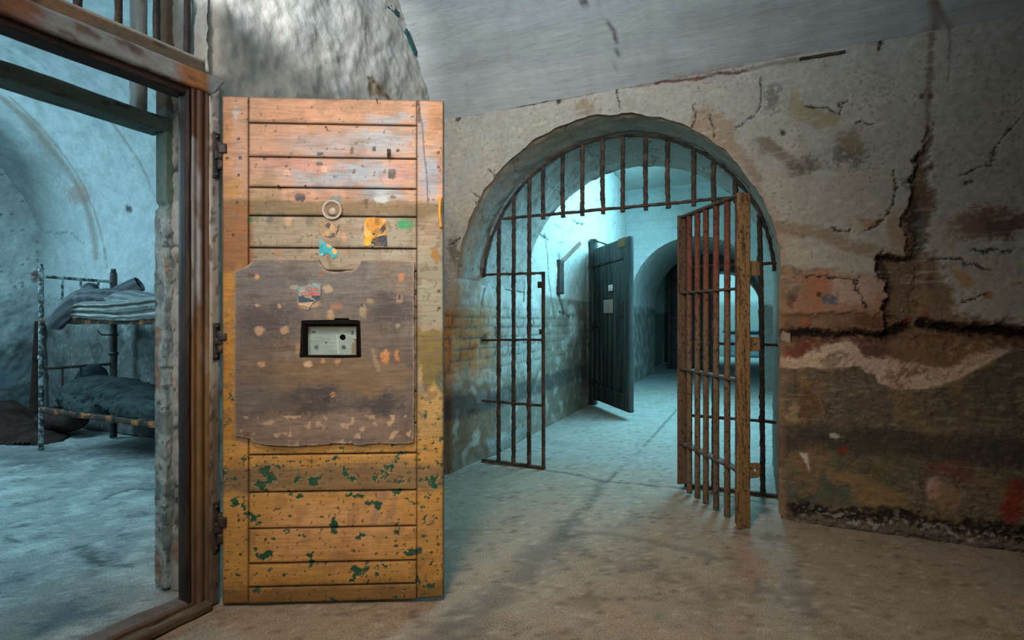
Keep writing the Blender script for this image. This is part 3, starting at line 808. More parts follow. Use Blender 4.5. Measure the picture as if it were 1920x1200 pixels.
# ---- cell: side wall running up into its vault, back wall
CY, CRAD, CZ = 1.88, 1.34, 1.82
zz = np.arange(0, CZ, 0.022); th = np.linspace(0, math.pi, 190)
py_ = np.concatenate([np.full(len(zz), CY + CRAD), CY + CRAD * np.cos(th), np.full(len(zz), CY - CRAD)])
pz_ = np.concatenate([zz, CZ + CRAD * np.sin(th), zz[::-1]])
al = np.concatenate([zz, CZ + th * CRAD, CZ + math.pi * CRAD + zz])
xx = np.arange(-7.25, XL + 0.001, 0.024)
XX, TT = np.meshgrid(xx, np.arange(len(al)), indexing='ij')
u_, v_ = XX.ravel(), al[TT.ravel()]


def cell_uv(px, py):
    q = on_Y(px, py, CY + CRAD)
    if q[2] <= CZ: return q[0], q[2]
    d = ray(px, py); t = np.linspace(1.8, 9, 6000); Y_ = d[1] * t; Z_ = EYE + d[2] * t
    i = np.argmax((np.hypot(Y_ - CY, Z_ - CZ) > CRAD) & (Z_ > CZ)); a = math.atan2(Z_[i] - CZ, Y_[i] - CY)
    return d[0] * t[i], CZ + a * CRAD


p = Paint(u_, v_, cell_uv, 111, (170, 176, 176))
p.put(0.5 * sstep(0.0, 0.4, p.n1), (150, 156, 158)); p.put(0.3 * sstep(0.1, 0.4, p.n2), (186, 190, 188))
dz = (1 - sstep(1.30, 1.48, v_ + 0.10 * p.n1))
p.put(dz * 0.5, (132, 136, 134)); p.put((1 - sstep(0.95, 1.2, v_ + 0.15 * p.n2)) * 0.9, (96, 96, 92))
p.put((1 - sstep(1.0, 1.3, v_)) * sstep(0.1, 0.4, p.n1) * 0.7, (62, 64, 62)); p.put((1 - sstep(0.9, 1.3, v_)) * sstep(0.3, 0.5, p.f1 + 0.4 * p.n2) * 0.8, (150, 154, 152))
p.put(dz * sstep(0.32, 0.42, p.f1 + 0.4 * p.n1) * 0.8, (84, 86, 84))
for pts, w, op in [([(5, 185), (60, 235), (100, 285), (135, 330), (160, 380), (172, 430), (180, 480)], 0.05, 0.75), ([(15, 180), (90, 255), (140, 320), (170, 380), (190, 440), (200, 500)], 0.012, 0.8),
                   ([(200, 218), (235, 265), (262, 305), (280, 345), (290, 370)], 0.012, 0.8), ([(60, 235), (95, 290)], 0.10, 0.5)]:
    p.line(pts, (134, 118, 104), w, op, 0.03, 0, 0.9)
p.box(130, 345, 165, 385, (150, 118, 108), 0.7, 0.6, 0.06); p.box(40, 275, 110, 350, (132, 134, 132), 0.5, 0.7, 0.1, 0, 0.0)
p.box(234, 384, 246, 398, (48, 50, 52), 0.9, 0.4, 0.01, -0.02)
p.line([(75, 430), (110, 440), (130, 436), (158, 458)], (110, 110, 108), 0.008, 0.7, 0.03)
p.mottle(0.12, (0, 0, 0))
ny = np.where(v_ < CZ, 1.0, np.cos((v_ - CZ) / CRAD)); nz = np.where(v_ < CZ, 0.0, np.sin((v_ - CZ) / CRAD))
off = 0.02 * p.n1 + 0.006 * p.f1
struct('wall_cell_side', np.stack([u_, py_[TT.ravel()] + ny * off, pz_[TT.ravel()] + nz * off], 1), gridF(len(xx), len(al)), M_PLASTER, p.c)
U, V, F = grid(0.4, 3.4, -0.01, 3.4, 0.022)


def cb_uv(px, py): q = on_X(px, py, -7.2); return q[1], q[2]


p = Paint(U, V, cb_uv, 112, (180, 184, 184))
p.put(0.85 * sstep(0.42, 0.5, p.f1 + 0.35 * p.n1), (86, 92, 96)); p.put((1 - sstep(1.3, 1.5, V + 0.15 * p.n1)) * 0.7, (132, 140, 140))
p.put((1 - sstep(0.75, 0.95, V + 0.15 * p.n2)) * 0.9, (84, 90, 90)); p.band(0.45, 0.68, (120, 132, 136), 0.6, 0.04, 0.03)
p.box(56, 508, 82, 518, (104, 66, 58), 0.9, 0.4, 0.03); p.box(58, 520, 72, 530, (104, 66, 58), 0.9, 0.4, 0.03)
p.mottle(0.2, (0, 0, 0))
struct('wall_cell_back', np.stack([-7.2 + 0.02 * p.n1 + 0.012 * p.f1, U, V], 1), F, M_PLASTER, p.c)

# ================================================================== THINGS
def colored(V, fn):
    """paint every vertex of a part from its local position"""
    return fn(V)


def wood_paint(base, worn, dark, seed=0, axis=2, worn_at=0.15, dark_at=0.3):
    def fn(V):
        a = V[:, axis]; b = V[:, (axis + 1) % 3] + V[:, (axis + 2) % 3]
        n = fbm(a * 2.2 + seed, b * 9, 5, seed); m = fbm(a * 6 + seed, b * 30, 4, seed + 5)
        c = np.tile(lin(*base), (len(V), 1))
        w = sstep(worn_at, worn_at + 0.12, n)[:, None]; c = c * (1 - w) + lin(*worn) * w
        d = sstep(dark_at, dark_at + 0.15, m)[:, None]; c = c * (1 - d) + lin(*dark) * d
        return c * (1 + 0.2 * m)[:, None]
    return fn


# ---- timber frame of the cell doorway
FR_LOC, FR_ROT = np.array([-1.912, 1.43, 0.0]), -math.radians(4.5)
fr = thing('doorway_frame', 'worn timber door frame with mitred head, orange and grey paint, round the cell doorway', 'door frame', FR_LOC, FR_ROT)


def head_paint(V):
    y, z = V[:, 1], V[:, 2]
    n = fbm(y * 6, z * 22, 5, 5); m = fbm(y * 22, z * 50, 4, 6)
    c = np.tile(lin(146, 148, 148), (len(V), 1))
    k = (sstep(-0.19, -0.13, y + 0.05 * n) * (1 - sstep(-0.065, -0.045, y + 0.02 * n)))[:, None]; c = c * (1 - k) + lin(160, 108, 66) * k
    k = (1 - sstep(-0.62, -0.52, y + 0.10 * n))[:, None]; c = c * (1 - k) + lin(128, 86, 64) * k
    k = (sstep(0.2, 0.36, n + 0.4 * m) * 0.8)[:, None]; c = c * (1 - k) + lin(92, 66, 52) * k
    k = (1 - sstep(-0.02, -0.004, V[:, 0] + 0.003 * m))[:, None] * (z < 2.0)[:, None]; c = c * (1 - k) + lin(62, 46, 38) * k
    return c * (1 + 0.25 * m)[:, None]


V, F = gbox(-1.075, 0.02, -0.085, 0.006, 1.985, 2.055, 0.014, 0.004, 0.003)
V = V[:, [1, 0, 2]]; F = F[:, ::-1]
e = np.clip((V[:, 1] + 0.06) / 0.08, 0, 1); V[:, 1] -= e * 0.048 * (2.055 - V[:, 2]) / 0.07
mk('head_casing', V, F, M_WOOD, fr, head_paint(V))
V, F = gbox(-0.09, -0.02, -1.075, -0.045, 2.055, 2.116, 0.014, 0.004, 0.003)


def ledge_paint(V):
    c = wood_paint((112, 98, 82), (132, 104, 78), (62, 50, 44), 8, 1)(V)
    k = sstep(2.106, 2.114, V[:, 2])[:, None]; return c * (1 - k) + lin(190, 186, 178) * k


o = mk('top_ledge', V, F, M_WOOD, fr, ledge_paint(V)); o['label'] = 'dusty upper ledge board'
for sgn, lab in ((1, 0), (-1, 1)):
    def mir(V): return V if sgn == 1 else V * np.array([1, -1, 1]) + np.array([0, -1.06, 0])

    def post_paint(V):
        n = fbm(V[:, 2] * 2.5, V[:, 1] * 30, 5, 9); m = fbm(V[:, 2] * 14, V[:, 1] * 60, 4, 10)
        z = V[:, 2] + 0.12 * n
        c = np.tile(lin(156, 154, 150), (len(V), 1))
        for (a, b, col, op) in [(1.60, 1.85, (120, 100, 88), 0.5), (0.75, 1.45, (150, 140, 126), 0.8), (-0.1, 0.85, (112, 94, 76), 0.9), (0.0, 0.35, (92, 78, 68), 0.7)]:
            k = (sstep(a - 0.06, a + 0.06, z) * (1 - sstep(b - 0.06, b + 0.06, z)) * op)[:, None]; c = c * (1 - k) + lin(*col) * k
        k = (sstep(0.25, 0.36, m + 0.5 * n) * 0.8)[:, None]; c = c * (1 - k) + lin(66, 52, 44) * k
        return c * (1 + 0.25 * m)[:, None]
    V, F = gbox(-0.09, 0.004, -0.040, 0.0, 0.0, 2.03, 0.012, 0.004, 0.002)
    V[:, 2] += np.where(V[:, 2] > 1.9, (V[:, 1] + 0.0) * 1.0 - 0.012, 0)
    mk('post', mir(V), F, M_WOODV, fr, post_paint(V))

    def mould_paint(V):
        n = fbm(V[:, 2] * 2.0, V[:, 1] * 24, 5, 14); m = fbm(V[:, 2] * 14, V[:, 1] * 70, 4, 15)
        c = np.tile(lin(92, 68, 54), (len(V), 1))
        k = sstep(0.0, 0.2, n)[:, None] * ((V[:, 2] > 0.9) & (V[:, 2] < 1.8))[:, None] * 0.8; c = c * (1 - k) + lin(150, 152, 156) * k
        k = (1 - sstep(0.9, 1.3, V[:, 2] + 0.2 * n))[:, None] * 0.85; c = c * (1 - k) + lin(128, 98, 64) * k
        k = (1 - sstep(0.25, 0.5, V[:, 2] + 0.2 * n))[:, None] * 0.8; c = c * (1 - k) + lin(104, 86, 72) * k
        return c * (1 + 0.3 * m)[:, None]
    pr = [(-0.040, -0.004), (-0.052, -0.004), (-0.055, -0.012), (-0.060, -0.012), (-0.064, -0.002), (-0.082, -0.002), (-0.086, -0.010), (-0.092, -0.010), (-0.096, -0.004), (-0.105, -0.008)]
    zs = np.linspace(0, 1.995, 150)
    Y_, Z_ = np.meshgrid([q[0] for q in pr], zs, indexing='ij'); X_ = np.meshgrid([q[1] for q in pr], zs, indexing='ij')[0]
    Vm = np.stack([X_.ravel(), Y_.ravel(), Z_.ravel()], 1); Fm = gridF(len(pr), len(zs))
    Vb, Fb = gbox(-0.08, -0.014, -0.103, -0.042, 0.0, 1.995, 0.03, 0.002)
    V, F = merge((Vm, Fm), (Vb, Fb))
    mk('moulding', mir(V), F, M_WOODV, fr, mould_paint(V), smooth=False)
    V, F = gbox(-0.075, -0.012, -0.118, -0.104, 0.03, 1.98, 0.02, 0.003, 0.002)
    o = mk('rebate', mir(V), F, M_WOODV, fr, wood_paint((44, 34, 30), (58, 46, 38), (24, 20, 20), 16)(V)); o['label'] = 'dark inner rebate'
V, F = gbox(-0.10, -0.02, -1.06, -0.10, 1.962, 1.99, 0.014, 0.003, 0.002)
o = mk('head_rebate', V, F, M_WOOD, fr, wood_paint((58, 46, 40), (72, 56, 48), (32, 28, 26), 17, 1)(V)); o['label'] = 'dark inner rebate'
V, F = gbox(-0.10, -0.012, -1.075, -0.03, 0.0, 0.05, 0.012, 0.006, 0.006)
mk('threshold', V, F, M_WOOD, fr, wood_paint((104, 86, 76), (124, 104, 88), (52, 44, 40), 18, 1)(V))
V, F = gbox(-0.012, 0.035, -1.085, -0.045, 0.0, 0.034, 0.012, 0.006, 0.008)
o = mk('threshold_nosing', V, F, M_WOOD, fr, wood_paint((96, 82, 68), (118, 98, 80), (46, 40, 34), 19, 1)(V)); o['label'] = 'chipped outer strip of the threshold'
HZC = []
for k, (za, zb) in enumerate([(1.66, 1.84), (0.955, 1.10), (0.205, 0.405)]):
    zc = (za + zb) / 2; h = (zb - za) / 2
    V, F = gbox(0.004, 0.010, -0.034, -0.004, za, zb, 0.012, 0.002, 0.0015, 30)
    hg = mk('hinge', V, F, M_IRON, fr)
    kn = [tube([(0.026, -0.012, zc + a * h), (0.026, -0.012, zc + b * h)], 0.0135, 12, 0.05, 0.01) for a, b in ((-0.62, -0.22), (-0.18, 0.2), (0.24, 0.55))]
    V, F = merge(*kn); mk('knuckle', V, F, M_IRON, hg)
    V, F = gbox(0.004, 0.022, -0.030, -0.006, zc - 0.2 * h, zc + 0.2 * h, 0.01, 0.003)
    mk('hinge_ear', V, F, M_IRON, hg)
    HZC.append((zc, h))
    for q in (-0.82, 0.80):
        V, F = lathe([(0.0, 0.008), (0.005, 0.007), (0.007, 0.0)], (0.009, -0.019, zc + q * h), (1, 0, 0), 10); mk('screw_head', V, F, M_IRON, hg)

# ---- barred transom above the frame
tg = thing('window_grille', 'upright rusty iron bars of the transom window over the cell door frame', 'window bars', (-2.07, 1.0, 2.08))
bys = [on_X(x, 25, -2.07)[1] for x in (350, 293, 222, 145)]
bys += [bys[-1] - 0.15 * q for q in (1, 2)]
for k, y in enumerate(bys):
    V, F = tube([(-2.07, y, 2.02), (-2.07, y + 0.004, 2.7), (-2.07, y, 3.33)], 0.0125, 8, 0.12, 0.03, k)
    mk('bar', V, F, M_IRON if k < 2 else M_RUST, tg, world=True)
V, F = flatbar((-2.07, 0.34, 3.31), (-2.07, 1.43, 3.31), 0.03, 0.012, (1, 0, 0)); mk('rail', V, F, M_RUST, tg, world=True)

# ---- inner timber frame at the cell side of the wall
inf = thing('inner_doorway_frame', 'older green painted inner door frame with a crossbeam, deeper in the cell doorway', 'door frame', (-2.26, 0.9, 0))


def inner_paint(V):
    n = fbm(V[:, 2] * 4 + 3, (V[:, 0] + V[:, 1]) * 14, 5, 24); m = fbm(V[:, 2] * 26, (V[:, 0] - V[:, 1]) * 46, 4, 25)
    z = V[:, 2] + 0.03 * n
    c = np.tile(lin(158, 178, 180), (len(V), 1))
    k = (sstep(1.52, 1.6, z) * (1 - sstep(1.94, 1.96, z)))[:, None]; c = c * (1 - k) + lin(104, 128, 122) * k
    k = (sstep(0.0, 0.2, n) * (z < 1.55) * 0.85)[:, None]; c = c * (1 - k) + lin(120, 134, 140) * k
    k = (sstep(0.2, 0.34, -n) * (z < 1.55) * 0.8)[:, None]; c = c * (1 - k) + lin(156, 122, 104) * k
    k = (sstep(0.36, 0.46, m + 0.3 * n) * (z < 1.55) * 0.8)[:, None]; c = c * (1 - k) + lin(70, 74, 76) * k
    k = (sstep(1.95, 2.0, z) * (V[:, 1] > 1.40))[:, None]; c = c * (1 - k) + lin(128, 116, 102) * k
    return c * (1 + 0.25 * m)[:, None]


V, F = gbox(-2.272, -2.205, 1.405, 1.46, 0.0, 3.34, 0.007, 0.004)
rough_ = (V[:, 2] < 1.57) * 1.0
nz_ = fbm(V[:, 2] * 7, (V[:, 0] + V[:, 1]) * 8, 5, 26); ch_ = fbm(V[:, 2] * 30, (V[:, 0] - V[:, 1]) * 30, 3, 27)
V[:, 1] -= rough_ * (0.004 + 0.012 * nz_ + 0.006 * ch_) * (V[:, 1] < 1.44); V[:, 0] += rough_ * (0.010 * nz_ + 0.005 * ch_)
nt_ = np.exp(-((V[:, 2] - 1.585) / 0.012) ** 2); V[:, 1] += 0.012 * nt_ * (V[:, 1] < 1.43)
mk('post', V, F, M_PLASTER, inf, inner_paint(V), world=True)
V2 = V * np.array([1, -1, 1]) + np.array([0, OPY0 + OPY1 - 0.0, 0]); mk('post', V2, F[:, ::-1], M_PLASTER, inf, inner_paint(V), world=True)
V, F = gbox(-2.315, -2.200, 0.36, 1.425, 1.888, 1.945, 0.014, 0.005, 0.003)
o = mk('crossbeam', V, F, M_WOOD, inf, wood_paint((92, 108, 100), (106, 122, 114), (54, 62, 58), 28, 1)(V), world=True); o['label'] = 'dull green crossbeam'
V, F = gbox(-2.33, -2.27, 1.335, 1.375, 1.945, 3.34, 0.02, 0.004, 0.003)
mk('sash_strip', V, F, M_WOODV, inf, wood_paint((176, 186, 184), (150, 152, 146), (96, 86, 78), 29)(V), world=True)

# ---- the big wooden cell door
DO_LOC = np.array([-1.873, 1.41, 0.0]); DO_ROT = math.radians(27.36)
DX = np.array([math.cos(DO_ROT), math.sin(DO_ROT), 0]); DN = np.array([math.sin(DO_ROT), -math.cos(DO_ROT), 0])


def door_uv(px, py):
    q = on_plane(px, py, DO_LOC, DN); return (q - DO_LOC).dot(DX), q[2]


def dpx(px, py): return door_uv(px, py)


DW, DZ0, DZ1 = 0.85, 0.012, 1.976


def door_paint(x, z, seed=201):
    p = Paint(x, z, door_uv, seed, (180, 140, 112))
    low = 1 - sstep(0.60, 0.68, z + 0.01 * p.n1)
    # upper field: orange, pink and bare grey blue
    p.poly([(466, 240), (600, 240), (770, 300), (780, 400), (466, 400)], (176, 136, 116), 0.75, 0.06, 0.05)
    for b, c, op in [((640, 236, 780, 296), (148, 156, 164), 0.95), ((520, 250, 700, 292), (158, 150, 150), 0.85), ((520, 298, 775, 352), (146, 156, 166), 1.0), ((680, 212, 780, 234), (150, 156, 164), 0.9),
                     ((660, 350, 770, 386), (148, 162, 170), 1.0), ((490, 296, 640, 322), (182, 130, 114), 0.9), ((730, 298, 785, 350), (168, 124, 112), 0.7), ((466, 330, 540, 400), (164, 138, 98), 0.7),
                     ((782, 270, 830, 388), (142, 152, 166), 1.0), ((781, 200, 799, 290), (146, 148, 156), 0.9), ((800, 195, 834, 262), (158, 112, 78), 0.8), ((816, 285, 834, 345), (164, 118, 106), 0.8),
                     ((436, 200, 448, 232), (176, 180, 180), 0.9), ((438, 230, 454, 385), (172, 140, 130), 0.8), ((414, 182, 440, 335), (178, 124, 74), 0.7), ((414, 330, 464, 382), (166, 122, 60), 0.85),
                     ((466, 185, 640, 232), (182, 134, 104), 0.8)]:
        p.box(*b, c, op, 0.7, 0.03)
    mid = sstep(0.62, 0.7, z) * (1 - sstep(1.545, 1.585, z + 0.006 * p.n1))
    p.put(mid * 0.95, (142, 132, 112)); p.put(mid * sstep(0.1, 0.35, p.n1) * 0.6, (120, 114, 98))
    p.band(1.52, 1.575, (112, 92, 56), 0.85, 0.012, 0.015); p.put(mid * (1 - sstep(0.10, 0.13, x + 0.01 * p.n1)), (140, 94, 54))
    p.box(640, 418, 780, 500, (150, 148, 136), 0.6, 0.6, 0.04)
    p.poly([(414, 515), (444, 500), (444, 880), (414, 880)], (176, 124, 48), 0.95, 0.02, 0.02)
    p.poly([(781, 470), (834, 470), (834, 600), (781, 600)], (138, 138, 120), 0.9, 0.02, 0.03)
    p.poly([(781, 610), (795, 618), (812, 615), (832, 625), (832, 700), (820, 720), (800, 735), (783, 690)], (112, 98, 44), 0.95, 0.006, 0.012)
    p.box(820, 690, 834, 740, (44, 86, 72), 0.9, 0.4, 0.02); p.box(783, 680, 790, 720, (176, 150, 100), 0.8, 0.5, 0.02)
    p.poly([(781, 735), (800, 740), (815, 715), (834, 740), (834, 900), (781, 900)], (178, 142, 84), 0.95, 0.008, 0.015)
    p.poly([(807, 480), (812, 465), (822, 468), (826, 480), (822, 498), (815, 490)], (140, 100, 34), 0.95, 0.003, 0.005)
    p.put(low * 0.97, (196, 146, 74))
    p.box(470, 930, 785, 1060, (212, 158, 106), 0.8, 0.6, 0.08)
    p.put(low * sstep(0.2, 0.4, p.n2) * 0.4, (170, 120, 58))
    p.band(0.44, 0.545, (112, 98, 78), 0.75, 0.02, 0.03)
    p.band(-0.1, 0.085, (112, 86, 52), 0.75, 0.03, 0.03)
    p.line([(720, 925), (700, 985)], (150, 122, 108), 0.014, 0.6, 0.03); p.line([(745, 930), (728, 985)], (150, 122, 108), 0.010, 0.6, 0.03)
    p.line([(785, 196), (792, 240), (797, 300), (801, 350), (803, 385)], (70, 66, 66), 0.0022, 0.9, 0.004, -0.001)
    p.line([(783, 190), (786, 205), (785, 230)], (40, 38, 38), 0.005, 0.8, 0.01)
    p.mottle(0.13)
    p.put(mid * sstep(0.25, 0.4, p.f1 + 0.3 * p.n1) * 0.6, (104, 92, 74))
    # chips: flaked top paint showing the old green below
    rough = sstep(0.62, 0.655, 0.66 - 0 * z) * 0
    big = fbm(x * 12, z * 15, 5, 211, 0.6); sm = fbm(x * 55, z * 60, 3, 213)
    dens = low * (0.34 - 0.08 * sstep(0.55, 0.45, z) * 0 - 0.05 * np.exp(-((z - 0.52) / 0.06) ** 2) - 0.03 * np.exp(-((z - 0.38) / 0.05) ** 2))
    lowsel = low > 0.4
    chip = sstep(-0.004, 0.02, big - np.where(lowsel, 0.39 - 0.14 * np.exp(-((z - 0.50) / 0.05) ** 2) - 0.04 * (z > 0.3), 9))
    chs = sstep(-0.01, 0.03, sm - np.where(lowsel, 0.50 - 0.14 * np.exp(-((z - 0.53) / 0.07) ** 2), 9))
    edge = sstep(-0.05, -0.02, big - np.where(lowsel, 0.39 - 0.14 * np.exp(-((z - 0.50) / 0.05) ** 2) - 0.04 * (z > 0.3), 9))
    p.put(edge * 0.35 * (1 - chip), (222, 186, 128), 0.0004)
    p.put(chip, (30, 82, 60), -0.0012); p.put(chs * (1 - chip) * 0.9, (66, 66, 48), -0.001)
    side = sstep(0.745, 0.76, x) + (1 - sstep(0.09, 0.10, x)) * sstep(0.55, 0.7, z)
    ch2 = sstep(0.46, 0.49, fbm(x * 40, z * 44, 3, 217)) * np.clip(side, 0, 1) * (z < 0.85)
    p.put(ch2, (40, 84, 64), -0.001)
    # knocks in the upper field
    k2 = sstep(0.56, 0.60, fbm(x * 46, z * 46, 3, 219)) * (z > 0.65)
    p.put(k2 * 0.8, (92, 76, 60), -0.0008)
    for b, c in [((744, 410, 777, 431), (38, 140, 92)), ((466, 405, 474, 418), (38, 110, 76)), ((698, 275, 706, 285), (50, 62, 58)), ((655, 276, 664, 290), (92, 76, 62)), ((660, 318, 666, 328), (84, 66, 52)),
                 ((728, 317, 744, 338), (66, 66, 66)), ((553, 362, 573, 378), (44, 54, 60)), ((536, 358, 548, 374), (176, 132, 106)), ((602, 360, 618, 374), (172, 130, 112)), ((616, 366, 640, 380), (96, 128, 128)),
                 ((532, 310, 541, 314), (50, 84, 74)), ((592, 302, 605, 309), (50, 84, 74)), ((592, 284, 606, 290), (50, 84, 74)), ((530, 318, 546, 330), (200, 160, 138)), ((600, 310, 614, 322), (200, 160, 138)),
                 ((640, 435, 650, 455), (190, 150, 118)), ((534, 404, 548, 424), (184, 150, 122)), ((500, 404, 512, 420), (92, 94, 92)), ((510, 465, 522, 478), (150, 116, 92)), ((600, 425, 640, 445), (168, 138, 112)),
                 ((682, 370, 690, 392), (88, 66, 52)), ((732, 368, 744, 374), (112, 92, 70)), ((700, 362, 730, 382), (176, 186, 190))]:
        p.box(*b, c, 0.92, 0.25, 0.006, -0.0005)
    gr_ = fbm(x * 6, z * 24, 5, 221); p.put(0.45 * sstep(0.1, 0.45, gr_) * (z > 0.65), (120, 96, 76)); p.put(0.3 * sstep(0.15, 0.4, fbm(x * 9, z * 9, 5, 222)), (104, 84, 64))
    # nails, bolt heads and screw holes
    for x_, y_ in [(448, 260), (426, 296), (450, 296), (448, 328), (495, 296), (541, 294), (445, 380), (437, 440), (822, 286), (822, 313), (746, 282), (779, 545), (823, 545), (779, 575), (823, 577), (746, 282), (497, 1012), (745, 998), (743, 1024), (448, 975), (451, 1040), (524, 352)]:
        p.box(x_ - 3.2, y_ - 3.2, x_ + 3.2, y_ + 3.2, (58, 44, 36), 0.9, 0.35, 0.002, 0.001)
    return p


door = thing('wooden_door', 'heavy plank cell door with flaking orange and yellow paint, swung open against the wall', 'door', DO_LOC, DO_ROT)


def plank(name, x0, x1, z0, z1, yf=0.0, th=0.045, res=0.0032, seed=0, label=None, ragged=0.0):
    U, V, F = grid(x0, x1, z0, z1, res)
    p = door_paint(U, V)
    ed = np.minimum(np.minimum(U - x0, x1 - U), np.minimum(V - z0, z1 - V))
    y = yf + 0.004 * np.exp(-(ed / 0.0035)) - p.h + 0.0012 * fbm(U * 3 + seed, V * 30, 4, seed)
    dk = np.exp(-(ed / 0.003)) * 0.55
    c = p.c * (1 - dk[:, None]) + lin(50, 38, 30) * dk[:, None]
    if ragged:
        V = V + ragged * fbm(U * 12, V * 0 + seed, 4, seed) * np.exp(-(V - z0) / 0.01)
    P, FF = thicken(np.stack([U, y, V], 1), F, (0, th, 0))
    o = mk(name, P, FF, M_WOOD, door, np.concatenate([c, c * 0.5]))
    if label: o['label'] = label
    return o


xa, xb = dpx(465.5, 300)[0], dpx(781, 300)[0]
plank('stile', 0.0, xa - 0.001, DZ0, DZ1, 0.0, seed=1); plank('stile', xb + 0.001, DW, DZ0 + 0.004, DZ1, 0.0, seed=2)
ys = [184, 232, 295, 352, 405, 465, 508, 552, 600, 670, 735, 795, 852, 922, 990, 1055, 1098, 1138]
for k in range(len(ys) - 1):
    z1 = dpx(620, ys[k])[1] - 0.0022; z0 = dpx(620, ys[k + 1])[1] + 0.0022
    if k == 0: z1 = DZ1
    if k == len(ys) - 2: z0 = DZ0
    if k == 8:
        plank('plank', xa, dpx(566, 640)[0], z0, z1, 0.003, seed=20 + k); plank('plank', dpx(678, 640)[0], xb, z0, z1, 0.003, seed=40 + k)
    else:
        plank('plank', xa, xb, z0, z1, 0.003 if k < 15 else -0.002, seed=20 + k)
for zc, h in HZC:
    V, F = gbox(-0.012, 0.018, -0.007, 0.004, zc + 0.05 * h, zc + 0.45 * h, 0.008, 0.002); mk('hinge_strap', V, F, M_IRON, door)
V, F = gbox(0.02, DW - 0.02, 0.046, 0.062, 0.25, 0.40, 0.05, 0.003); mk('ledger', V, F, M_WOOD, door, wood_paint((140, 110, 80), (120, 96, 74), (70, 56, 44), 31, 0)(V))
V, F = gbox(0.02, DW - 0.02, 0.046, 0.062, 1.60, 1.75, 0.05, 0.003); mk('ledger', V, F, M_WOOD, door, wood_paint((140, 110, 80), (120, 96, 74), (70, 56, 44), 32, 0)(V))

# plywood cover sheet with the food hatch cut through it
PL = [(443, 509), (462, 503), (472, 496), (478, 487), (540, 486), (600, 487), (602, 496), (610, 507), (628, 511), (645, 510), (664, 507), (672, 500), (680, 488), (730, 488), (777, 491), (777, 560), (778, 700), (776, 828),
      (760, 831), (700, 830), (680, 833), (640, 829), (605, 832), (560, 835), (510, 834), (490, 831), (470, 822), (458, 818), (443, 817), (442, 700), (443, 600)]
PLm = [dpx(*q) for q in PL]
HO = [dpx(*q) for q in [(567, 601), (628, 600), (629, 597), (656, 597), (657, 600), (677, 601), (679, 670), (640, 671), (564, 670)]]


def ply_sd(u, v):
    w = 0.003 * fbm(u * 30, v * 30, 3, 231)
    return np.minimum(-poly_sd(u, v, PLm) + w, poly_sd(u, v, HO))


xs_ = [q[0] for q in PLm]; zs_ = [q[1] for q in PLm]
U, V, F = cut_grid(min(xs_) - 0.01, max(xs_) + 0.01, min(zs_) - 0.01, max(zs_) + 0.01, 0.0034, ply_sd)
p = Paint(U, V, door_uv, 232, (104, 92, 84))
st = fbm(U * 3, V * 40, 5, 233)
p.put(sstep(0.95, 1.3, V + 0.05 * p.n1) * 0.9, (112, 108, 104)); p.put(sstep(0.1, 0.4, p.n1) * 0.6, (78, 70, 68)); p.put(sstep(0.1, 0.4, p.n2) * 0.5, (124, 106, 84)); p.put(sstep(0.3, 0.45, p.f1) * 0.35, (72, 62, 58))
p.box(445, 490, 560, 600, (104, 98, 98), 0.6, 0.7, 0.05)
p.box(670, 545, 790, 620, (68, 62, 62), 0.85, 0.7, 0.06); p.box(445, 560, 560, 640, (74, 66, 66), 0.85, 0.7, 0.06)
p.box(445, 660, 775, 740, (122, 98, 68), 0.85, 0.7, 0.06); p.box(560, 725, 640, 780, (66, 62, 62), 0.9, 0.6, 0.07); p.box(660, 725, 760, 780, (64, 62, 64), 0.9, 0.6, 0.07)
p.box(445, 770, 775, 835, (140, 116, 100), 0.85, 0.6, 0.05); p.put((V < 0.74) * sstep(0.28, 0.36, p.f1 + 0.2 * p.n1) * 0.8, (184, 156, 128))
p.put(sstep(0.1, 0.5, st) * 0.3, (88, 76, 70)); p.put(sstep(0.1, 0.5, -st) * 0.25, (126, 112, 100))
for b, c in [((480, 610, 500, 630), (176, 142, 112)), ((528, 612, 545, 625), (170, 136, 112)), ((482, 676, 498, 690), (186, 148, 112)), ((535, 660, 547, 676), (120, 110, 100)), ((573, 675, 590, 687), (186, 154, 126)),
             ((605, 672, 616, 682), (170, 130, 92)), ((632, 673, 646, 686), (170, 128, 88)), ((555, 640, 568, 665), (150, 120, 96)), ((613, 578, 628, 600), (170, 142, 108)), ((618, 570, 642, 582), (150, 108, 82)),
             ((670, 570, 684, 598), (160, 142, 112)), ((673, 570, 679, 580), (54, 62, 70)), ((742, 550, 756, 572), (150, 124, 104)), ((745, 552, 752, 563), (44, 50, 58)), ((715, 655, 735, 680), (186, 128, 82)),
             ((745, 652, 754, 674), (170, 116, 76)), ((745, 605, 755, 616), (150, 130, 112)), ((478, 516, 488, 526), (204, 150, 108)), ((466, 512, 480, 520), (92, 66, 50)), ((600, 508, 608, 518), (150, 90, 62)),
             ((748, 512, 760, 526), (178, 120, 80)), ((480, 568, 492, 576), (180, 150, 126)), ((522, 568, 530, 580), (170, 146, 124)), ((605, 536, 626, 552), (172, 152, 124)), ((560, 560, 600, 578), (180, 150, 118)),
             ((620, 735, 630, 745), (196, 140, 92)), ((685, 560, 700, 572), (156, 132, 104)), ((545, 535, 565, 545), (150, 146, 130)), ((452, 690, 466, 704), (112, 96, 80)), ((456, 808, 470, 818), (120, 78, 54)), ((756, 806, 768, 816), (124, 84, 62))]:
    p.box(*b, c, 0.9, 0.4, 0.012, 0, -0.25)
p.put(np.exp(-np.maximum(-poly_sd(U, V, PLm), 0) / 0.003) * 0.7, (170, 150, 128))
p.line([(610, 748), (628, 738)], (60, 46, 38), 0.003, 0.8, 0.004)
p.line([(700, 655), (712, 690)], (150, 130, 104), 0.008, 0.6, 0.01)
p.mottle(0.12)
